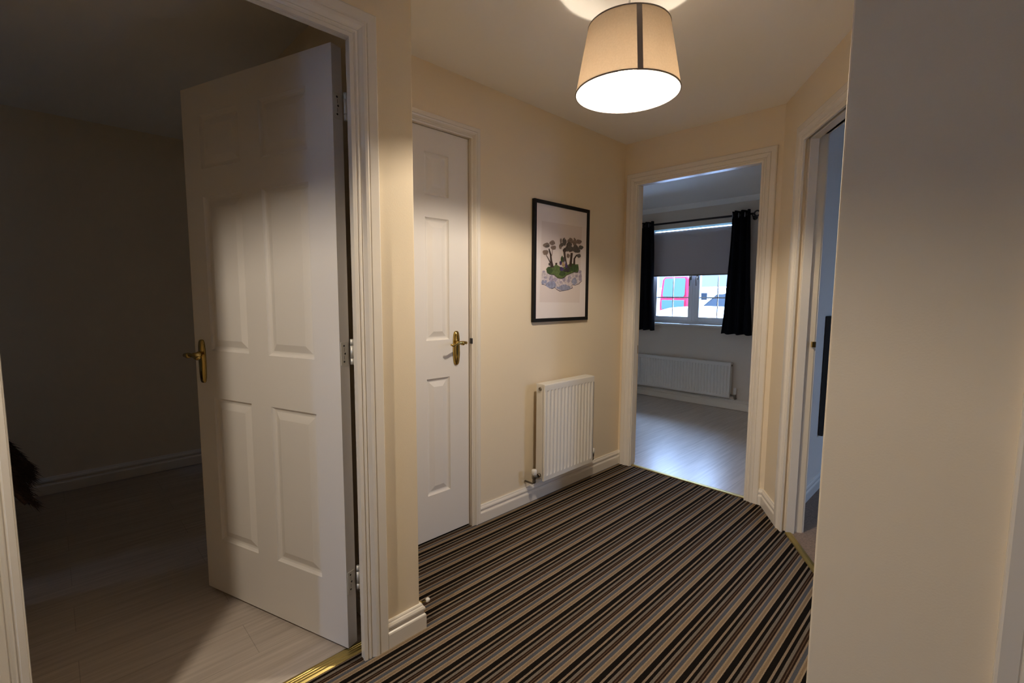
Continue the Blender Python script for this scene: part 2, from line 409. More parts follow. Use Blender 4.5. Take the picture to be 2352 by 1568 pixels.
# ------------------------------------------------------------------ trim
ARCH = [(0, 0), (0, .010), (.009, .012), (.012, .0085), (.016, .0125), (.020, .0125), (.0225, .0095), (.026, .013), (.034, .0185), (.041, .020),
        (.0445, .0185), (.046, .015), (.0485, .0175), (.071, .0185), (.0745, .016), (.076, .012), (.076, 0)]
def architrave(name, fn, u0, u1, zt, label, sc=1, m=None):
    """fn(u, z, d): d = distance proud of the wall"""
    bm = B(); rings = []
    for side in range(4):
        ring = []
        for w, d in ARCH:
            w *= sc
            u = (u0 - w) if side < 2 else (u1 + w)
            z = 0 if side in (0, 3) else zt + w
            ring.append(bm.verts.new(fn(u, z, d)))
        rings.append(ring)
    n = len(ARCH)
    for a in range(3):
        for k in range(n):
            bm.faces.new([rings[a][k], rings[a][(k + 1) % n], rings[a + 1][(k + 1) % n], rings[a + 1][k]])
    bm.faces.new(rings[0]); bm.faces.new(rings[3][::-1])
    return struct(name, bm, m or M['gloss'], label, 'architrave')

def lining(name, fn, u0, u1, zt, d0, d1, stop, label, s=.025):
    """jambs and head between d0..d1 (depth into the wall); stop=(s0,s1) depth range of the raised stop whose inner edge is u0/u1/zt; board set back by s elsewhere"""
    bm = B()
    def bx(ua, ub, za, zb, da, db):
        vs = [bm.verts.new(fn(u, z, d)) for z in (za, zb) for d in (da, db) for u in (ua, ub)]
        for f in ((0, 1, 3, 2), (4, 6, 7, 5), (0, 4, 5, 1), (2, 3, 7, 6), (0, 2, 6, 4), (1, 5, 7, 3)):
            bm.faces.new([vs[i] for i in f])
    bx(u0 - s - .02, u0 - s, -.003, zt + s + .02, d0, d1); bx(u1 + s, u1 + s + .02, -.003, zt + s + .02, d0, d1); bx(u0 - s, u1 + s, zt + s, zt + s + .02, d0, d1)
    s0, s1 = stop
    bx(u0 - s, u0, -.003, zt, s0, s1); bx(u1, u1 + s, -.003, zt, s0, s1); bx(u0 - s, u1 + s, zt, zt + s, s0, s1)
    return struct(name, bm, M['gloss'], label, 'door lining', bevel=.0015, bseg=1)

fn_near = lambda u, z, d: (XN + d, u, z)          # d>0 proud into hall
fn_pic = lambda u, z, d: (d, u, z)
fn_end = lambda u, z, d: (u, YE - d, z)
fn_ang = lambda t, z, d: ((CB + BD * t + BN * d).x, (CB + BD * t + BN * d).y, z)
fn_right = lambda u, z, d: (u, YR - d, z)

Z0 = 1.978
architrave('trim_1', fn_near, -.077, .684, Z0, 'moulded white architrave framing the open bedroom door', sc=1.16)
lining('trim_2', lambda u, z, d: (XN - d, u, z), -.075, .686, Z0, 0.0, .086, (0.0, .019), 'white lining of the bedroom doorway holding three hinges', s=.05)
architrave('trim_3', fn_pic, .93, 1.540, 1.99, 'white architrave round the tall closet door', sc=.72)
bm = B(); box(bm, -.1, -.002, 1.5385, 1.5585, -.003, 2.007); box(bm, -.1, -.002, .9125, .9325, -.003, 2.007); box(bm, -.1, -.002, .9325, 1.5385, 1.9905, 2.007); box(bm, -.085, -.056, 1.522, 1.5385, -.003, 1.9905); box(bm, -.085, -.056, .9325, .948, -.003, 1.9905); box(bm, -.085, -.056, .948, 1.522, 1.975, 1.9905)
tr4 = struct('trim_4', bm, M['gloss'], 'white lining around the closet door', 'door lining')
architrave('trim_5', fn_end, .104, .894, Z0, 'white architrave round the far doorway', sc=1.05)
tr6 = lining('trim_6', lambda u, z, d: (u, YE + d, z), .108, .890, Z0 + .002, 0.0, WT, (0.0, .05), 'white lining inside the far doorway')
architrave('trim_7', fn_ang, .325, 1.095, Z0, 'white architrave of the right-hand doorway in the angled wall', sc=1.1)
tr8 = lining('trim_8', lambda t, z, d: fn_ang(t, z, -d), .330, 1.090, Z0 + .002, 0.0, WT + .01, (.018, .058), 'white lining with a brass keep in the right-hand doorway')
architrave('trim_9', fn_right, 1.989, 2.776, Z0, 'white architrave at the far right edge of the foreground wall')
lining('trim_10', lambda u, z, d: (u, YR + d, z), 1.993, 2.772, Z0, 0.0, WT, (.05, .09), 'white lining of the door at the far right edge')

SK = [(0, 0), (.018, 0), (.018, .050), (.0165, .0545), (.012, .0575), (.0105, .062), (.012, .067), (.0155, .072), (.0155, .078), (.012, .085), (.0085, .088), (.0085, .091), (.006, .095), (0, .095)]
def baseboard(name, path, label, m=None, sc=1.0):
    """path in plan; the room lies to the right of the direction of travel"""
    P = [V(p) for p in path]; bm = B(); rings = []
    nr = lambda a, b: V(((b - a).y, -(b - a).x)).normalized()
    for i, p in enumerate(P):
        if i == 0: off = nr(P[0], P[1])
        elif i == len(P) - 1: off = nr(P[-2], P[-1])
        else:
            a, b_ = nr(P[i - 1], P[i]), nr(P[i], P[i + 1]); s = (a + b_).normalized(); off = s / max(.2, s.dot(a))
        rings.append([bm.verts.new((p.x + off.x * d * sc, p.y + off.y * d * sc, z * sc)) for d, z in SK])
    n = len(SK)
    for a in range(len(P) - 1):
        for k in range(n):
            bm.faces.new([rings[a][k], rings[a][(k + 1) % n], rings[a + 1][(k + 1) % n], rings[a + 1][k]])
    bm.faces.new(rings[0]); bm.faces.new(rings[-1][::-1])
    return struct(name, bm, m or M['gloss'], label, 'skirting board')

baseboard('baseboard_picture', [(0, 1.592), (0, YE), (.022, YE)], 'white skirting board under the framed print and radiator')
e = CB + BD * .24
baseboard('baseboard_angled', [(.974, YE), (CB.x, CB.y), (e.x, e.y)], 'short bent skirting piece between the two far doorways')
baseboard('baseboard_near', [(XN, .770), (XN, YC), (.0, YC)], 'short white skirting on the near corner beside the open door')
baseboard('baseboard_bedroom', [(-2.1, -3.0), (-2.1, .80), (.30, .80)], 'skirting along the dark back wall of the bedroom', sc=1.1)
baseboard('baseboard_far', [(-1.65, 5.29), (1.05, 5.29)], 'skirting below the long radiator in the far room', sc=1.15)
baseboard('baseboard_side', [(1.15, 2.97), (1.15, 5.40)], 'skirting seen through the right-hand doorway')
baseboard('baseboard_right', [(XR, YBR - .02), (XR, YR), (1.902, YR)], 'skirting at the foot of the right foreground wall')
# plain coving line of the far room
bm = B(); prism(bm, [(5.29, H), (5.29, H - .05), (5.275, H - .05), (5.245, H - .012), (5.24, H)], lambda u, v, d: (d, u, v), -1.65, 1.05)
struct('trim_11', bm, M['ceiling'], 'slim coving along the ceiling of the far room', 'coving')

# ------------------------------------------------------------------ doors
def panel_leaf(w, h, th, cols, rows):
    """slab from x 0..w, z 0..h; faces at y=0 (towards -y) and y=th, with moulded raised panels"""
    bm = B()
    xs = sorted({0, w, *[v for c_ in cols for v in c_]}); zs = sorted({0, h, *[v for r in rows for v in r]})
    RINGS = [(.0, .0), (.003, .0045), (.008, .0085), (.013, .0098), (.017, .0098), (.040, .0024), (.0425, .0018)]
    for y, sg in ((0, 1), (th, -1)):
        vc = {}
        def vt(x, z):
            if (x, z) not in vc: vc[(x, z)] = bm.verts.new((x, y, z))
            return vc[(x, z)]
        for i in range(len(xs) - 1):
            for j in range(len(zs) - 1):
                x0, x1, z0, z1 = xs[i], xs[i + 1], zs[j], zs[j + 1]
                cs = [vt(x0, z0), vt(x1, z0), vt(x1, z1), vt(x0, z1)]
                if (x0, x1) in cols and (z0, z1) in rows:
                    prev = cs
                    for o_, d in RINGS[1:]:
                        cur = [bm.verts.new((a, y + sg * d, b_)) for a, b_ in ((x0 + o_, z0 + o_), (x1 - o_, z0 + o_), (x1 - o_, z1 - o_), (x0 + o_, z1 - o_))]
                        for k in range(4): bm.faces.new([prev[k], prev[(k + 1) % 4], cur[(k + 1) % 4], cur[k]])
                        prev = cur
                    bm.faces.new(prev)
                else: bm.faces.new(cs)
        if y == 0: front = vc
        else: back = vc
    def side(keys):
        for a, b_ in zip(keys[:-1], keys[1:]): bm.faces.new([front[a], front[b_], back[b_], back[a]])
    side([(0, z) for z in zs]); side([(w, z) for z in zs]); side([(x, 0) for x in xs]); side([(x, h) for x in xs])
    return bm

def handle(parent, x, z, face_y, out, lever_dir, mplate, mlever):
    """lever handle in the parent's own frame: plate on plane y=face_y, out=-1/+1 along y"""
    bm = B(); pts = []
    hh, hw = .086, .0205
    for k in range(40):
        a = 2 * PI * k / 40
        sx, sz = math.cos(a), math.sin(a)
        xx = hw * (abs(sx) ** .55) * (1 if sx >= 0 else -1)
        zz = hh * (abs(sz) ** .75) * (1 if sz >= 0 else -1)
        pts.append((xx, zz))
    rings = []
    for s, d in ((1, 0), (1, .004), (.88, .0075), (.80, .0065), (.74, .009), (.3, .0105)):
        rings.append([bm.verts.new((x + px * s, face_y + out * d, z - .028 + pz * (1 - (1 - s) * .25 if s > .7 else s))) for px, pz in pts])
    for a in range(len(rings) - 1):
        for k in range(40):
            f = bm.faces.new([rings[a][k], rings[a][(k + 1) % 40], rings[a + 1][(k + 1) % 40], rings[a + 1][k]]); f.smooth = True
    bm.faces.new(rings[-1]); bm.faces.new(rings[0][::-1])
    pl = obj('handle_plate', bm, mplate, parent, local=True); pl['label'] = 'long brass handle plate with rounded ends'
    bm = B()
    lathe(bm, [(.0, .0), (.0125, .0), (.0125, .010), (.009, .016), (.0085, .038), (.0105, .042), (.0105, .052), (.006, .056), (0, .056)], (x, face_y + out * .008, z), (0, out, 0), 20)
    y1 = face_y + out * .054; ld = lever_dir
    path = [(x - ld * .024, y1, z), (x - ld * .012, y1, z + .002), (x, y1, z + .003), (x + ld * .016, y1, z + .003), (x + ld * .032, y1, z), (x + ld * .048, y1 + out * .002, z - .006), (x + ld * .062, y1 + out * .003, z - .008), (x + ld * .074, y1 + out * .003, z - .003)]
    tube(bm, path, [.0075, .008, .0085, .0075, .0062, .0056, .0062, .0045], 14)
    lv = obj('lever', bm, mlever, pl, local=True); lv['label'] = 'curved brass lever'
    return pl

rows = [(.225, .807), (.993, 1.573), (1.675, 1.868)]
# bedroom door: hinge-side hall-face arris at (.400,.665), opened about 71 degrees
W1 = .785
cols = [(.117, .347), (.455, .680)]
bm = panel_leaf(W1, 1.974, .040, cols, rows)
ang = .332
d1 = struct('door_1', bm, M['door'], 'open white six-panel door with brass lever, hinged on the near doorway', 'door')
# the leaf runs along local -x from its hinge edge
d1.data.transform(Matrix(((-1, 0, 0, 0), (0, 1, 0, 0), (0, 0, 1, 0), (0, 0, 0, 1)))); d1.data.flip_normals()
d1.location = (.400, .665, .010); d1.rotation_euler = (0, 0, ang)
handle(d1, -.737, .975, 0, -1, 1, M['brass'], M['brass'])
handle(d1, -.737, .975, .040, 1, 1, M['brass'], M['brass'])
for hz in (1.795, 1.018, .232):
    bm = B(); box(bm, -.0005, .0012, .004, .034, hz - .038, hz + .038)
    hg = obj('hinge', bm, M['hinge_white'], d1, local=True, bevel=.0005, bseg=1); hg['label'] = 'small steel butt hinge'
    bm = B()
    for dz0, dz1 in ((-.050, -.030), (-.029, .013), (.014, .034)):
        lathe(bm, [(0, dz0), (.0062, dz0), (.0062, dz1), (0, dz1)], (.008, .0455, hz + .012), (0, 0, 1), 16)
    obj('knuckle', bm, M['steel'], hg, local=True)
    bm = B()
    for k, zz in enumerate((-.026, 0, .026)):
        lathe(bm, [(0, 0), (.0034, 0), (.0034, .0006), (0, .0006)], (.0012, .017 + .004 * (k % 2), hz + zz), (1, 0, 0), 10)
    for zz in (-.013, .013):
        box(bm, .0012, .0016, .0175, .0185, hz + zz - .006, hz + zz + .006)
    obj('screw', bm, M['screw'], hg, local=True)

# closet door
bm = panel_leaf(.599, 1.976, .040, [(.117, .255), (.341, .478)], rows)
d2 = struct('door_2', bm, M['door'], 'closed tall white panel door of the closet left of the print', 'door')
# local x -> +Y world, local -y face -> +X world : rotate +90 deg about z
d2.rotation_euler = (0, 0, PI / 2); d2.location = (-.010, .9355, .011)
# rotation +90: local x -> +Y, local y -> -X ; face y=0 looks to +X
handle(d2, .518, .975, 0, -1, -1, M['brass'], M['brass'])
bm = B(); box(bm, -.004, .0135, 1.5372, 1.5435, .975, 1.003)
kp = obj('strike_plate', bm, M['pole'], tr4, bevel=.001, bseg=1); kp['label'] = 'dark latch keep beside the closet lever'
# right foreground door leaf (closed)
bm = panel_leaf(.779, 1.97, .040, [(.117, .345), (.436, .664)], rows)
d3 = struct('door_3', bm, M['door'], 'closed white door inside the right edge architrave', 'door')
d3.location = (1.993, YR + .092, .012)
# unseen front door, added with a slim glazed slit for cool daylight
bm = B()
for a, b_, z0, z1 in ((.71, 1.10, .01, 2.08), (1.17, 1.59, .01, 2.08), (1.07, 1.20, .01, .25), (1.07, 1.20, 1.95, 2.08), (1.07, 1.20, .9, 1.0)):
    box(bm, a, b_, -2.29, -2.24, z0, z1)
d4 = struct('door_4', bm, M['upvc'], 'white front door added behind the camera, its slim glazing letting in daylight', 'door')
for z0, z1 in ((.25, .9), (1.0, 1.95)):
    bm = B(); box(bm, 1.07, 1.20, -2.268, -2.262, z0, z1); obj('pane', bm, M['glass'], d4)

# keeps in the other doorways
bm = B(); p = V(fn_ang(.3066, 0, -.082)); n2 = BD
obox(bm, (p.x, p.y), BD, BN, .0015, .018, .950, 1.022)
obox(bm, (p.x + BD.x * .006 - BN.x * .012, p.y + BD.y * .006 - BN.y * .012), BD, BN, .010, .009, .972, 1.000)
kp = obj('strike_plate', bm, M['brass'], tr8, bevel=.001, bseg=1); kp['label'] = 'brass latch keep'
bm = B(); box(bm, .0832, .090, YE + .068, YE + .088, .81, .87)
kp = obj('strike_plate', bm, M['brass_dark'], tr6, bevel=.001, bseg=1); kp['label'] = 'dark latch keep'

# ------------------------------------------------------------------ threshold strips, door stop
def strip(name, a, b_, w, label, group=None):
    a = V(a); b_ = V(b_); d = (b_ - a).normalized(); n = V((d.y, -d.x))
    prof = [(-.5, 0), (-.5, .0015), (-.36, .005), (-.24, .0055), (-.20, .0042), (-.16, .0058), (-.05, .0062), (0, .0048), (.05, .0062), (.16, .0058), (.20, .0042), (.24, .0055), (.36, .005), (.5, .0015), (.5, 0)]
    bm = B(); R = []
    for p in (a, b_): R.append([bm.verts.new((p.x + n.x * u * w, p.y + n.y * u * w, z)) for u, z in prof])
    for k in range(len(prof)): 
        k2 = (k + 1) % len(prof)
        bm.faces.new([R[0][k], R[0][k2], R[1][k2], R[1][k]])
    bm.faces.new(R[0]); bm.faces.new(R[1][::-1])
    mid = (a + b_) / 2
    return tag(obj(name, bm, M['brass_strip'], loc=(mid.x, mid.y, 0)), label, 'threshold strip', 'brass strips in the doorways')
strip('threshold_strip', (.408, -.12), (.408, .733), .050, 'shiny brass carpet strip across the open bedroom doorway')
strip('threshold_strip', (.108, 2.968), (.890, 2.968), .034, 'thin brass strip where striped carpet meets the far room laminate')
a = CB + BD * .335 - BN * .028; b_ = CB + BD * 1.085 - BN * .028
strip('threshold_strip', a, b_, .034, 'brass strip across the right-hand doorway onto beige carpet')
t = thing('door_stop', (.455, YC + .018, .079), 'little brass door stop with white tip by the near corner', 'door stop')
bm = B(); lathe(bm, [(0, -.004), (.011, -.004), (.009, .001), (.004, .003), (.0032, .024), (0, .024)], (.455, YC + .016, .079), (0, 1, 0), 14); obj('stem', bm, M['brass'], t)
bm = B(); lathe(bm, [(0, .022), (.006, .022), (.0085, .027), (.0085, .033), (.005, .038), (0, .038)], (.455, YC + .016, .079), (0, 1, 0), 14); obj('tip', bm, M['white_plastic'], t)

# ------------------------------------------------------------------ pendant lamps
LX, LY = .938, 1.462
def pendant(x, y, label, bulb, shade='shade', inner='shade_in', tone='beige linen tapered shade'):
    t = thing('pendant_lamp', (x, y, H), label, 'ceiling lamp')
    zb, zt, R, RT = 1.911, 2.122, .175, .1365
    bm = B(); lathe(bm, [(0, H), (.05, H), (.05, H - .012), (.035, H - .03), (.012, H - .038), (0, H - .038)], (x, y, 0), seg=28); obj('ceiling_rose', bm, M['white_plastic'], t)
    bm = B(); tube(bm, [(x, y, H - .036), (x, y, 2.09)], .0035, 8); obj('cord', bm, M['white_plastic'], t)
    bm = B(); lathe(bm, [(0, 2.10), (.012, 2.095), (.018, 2.08), (.018, 2.045), (.0, 2.045)], (x, y, 0), seg=20); obj('lamp_holder', bm, M['white_plastic'], t)
    bm = B()
    for k in range(3):
        a = 2 * PI * k / 3 + .5; tube(bm, [(x + .017 * math.cos(a), y + .017 * math.sin(a), 2.062), (x + (RT - .002) * math.cos(a), y + (RT - .002) * math.sin(a), 2.112)], .0018, 6)
    obj('shade_carrier', bm, M['white_plastic'], t)
    bm = B(); lathe(bm, [(R, zb), (RT, zt)], (x, y, 0), seg=72)
    sh = obj('shade', bm, M[shade], t); sh['label'] = tone
    bm = B(); lathe(bm, [(R - .0015, zb), (RT - .0015, zt)], (x, y, 0), seg=72); obj('shade_lining', bm, M[inner], sh)
    for r_, z_ in ((R, zb), (RT, zt)):
        bm = B(); lathe(bm, [(r_ + .0012, z_ - .0015), (r_ + .0012, z_ + .0025), (r_ - .0025, z_ + .0025), (r_ - .0025, z_ - .0015)], (x, y, 0), seg=72, closed=True)
        obj('rim', bm, M['grey_strip'], sh)
    bm = B(); a0 = math.atan2(-.707, .706); hw = .0085; g = []
    for z, r_ in ((zb + .001, R), (zt - .001, RT)):
        for o_ in (.0006, .0016):
            g.append([bm.verts.new((x + (r_ + o_) * math.cos(a0 + s * hw / r_), y + (r_ + o_) * math.sin(a0 + s * hw / r_), z)) for s in (-1, -.33, .33, 1)])
    bi, bo, ti, to = g
    for k in range(3):
        bm.faces.new([bo[k], bo[k + 1], to[k + 1], to[k]]); bm.faces.new([bi[k], ti[k], ti[k + 1], bi[k + 1]])
        bm.faces.new([bo[k], bi[k], bi[k + 1], bo[k + 1]]); bm.faces.new([to[k], to[k + 1], ti[k + 1], ti[k]])
    bm.faces.new([bi[0], bo[0], to[0], ti[0]]); bm.faces.new([bi[3], ti[3], to[3], bo[3]])
    s = obj('seam_tape', bm, M['grey_strip'], sh); s['label'] = 'dark grey tape down the seam of the shade'
    bm = B(); lathe(bm, [(0, 1.961), (.012, 1.9625), (.022, 1.967), (.029, 1.976), (.0305, 1.986), (.0305, 1.9885)], (x, y, 0), seg=20); bl = obj('bulb', bm, bulb, t)
    bm = B(); lathe(bm, [(0, 1.989), (.0312, 1.989), (.030, 1.998), (.020, 2.024), (.014, 2.034), (.013, 2.046), (0, 2.046)], (x, y, 0), seg=20); obj('bulb_base', bm, M['white_plastic'], bl)
    return t
pendant(LX, LY, 'lit beige drum pendant with a dark seam hanging from the hall ceiling', M['bulb'])
pendant(.92, -.445, 'added unseen pendant behind the camera, its dark brown shade limiting the light', M['bulb_added'], 'blocking_shade', 'blocking_shade', 'dark brown tapered shade')  # lamp added out of view to light the open door and right wall

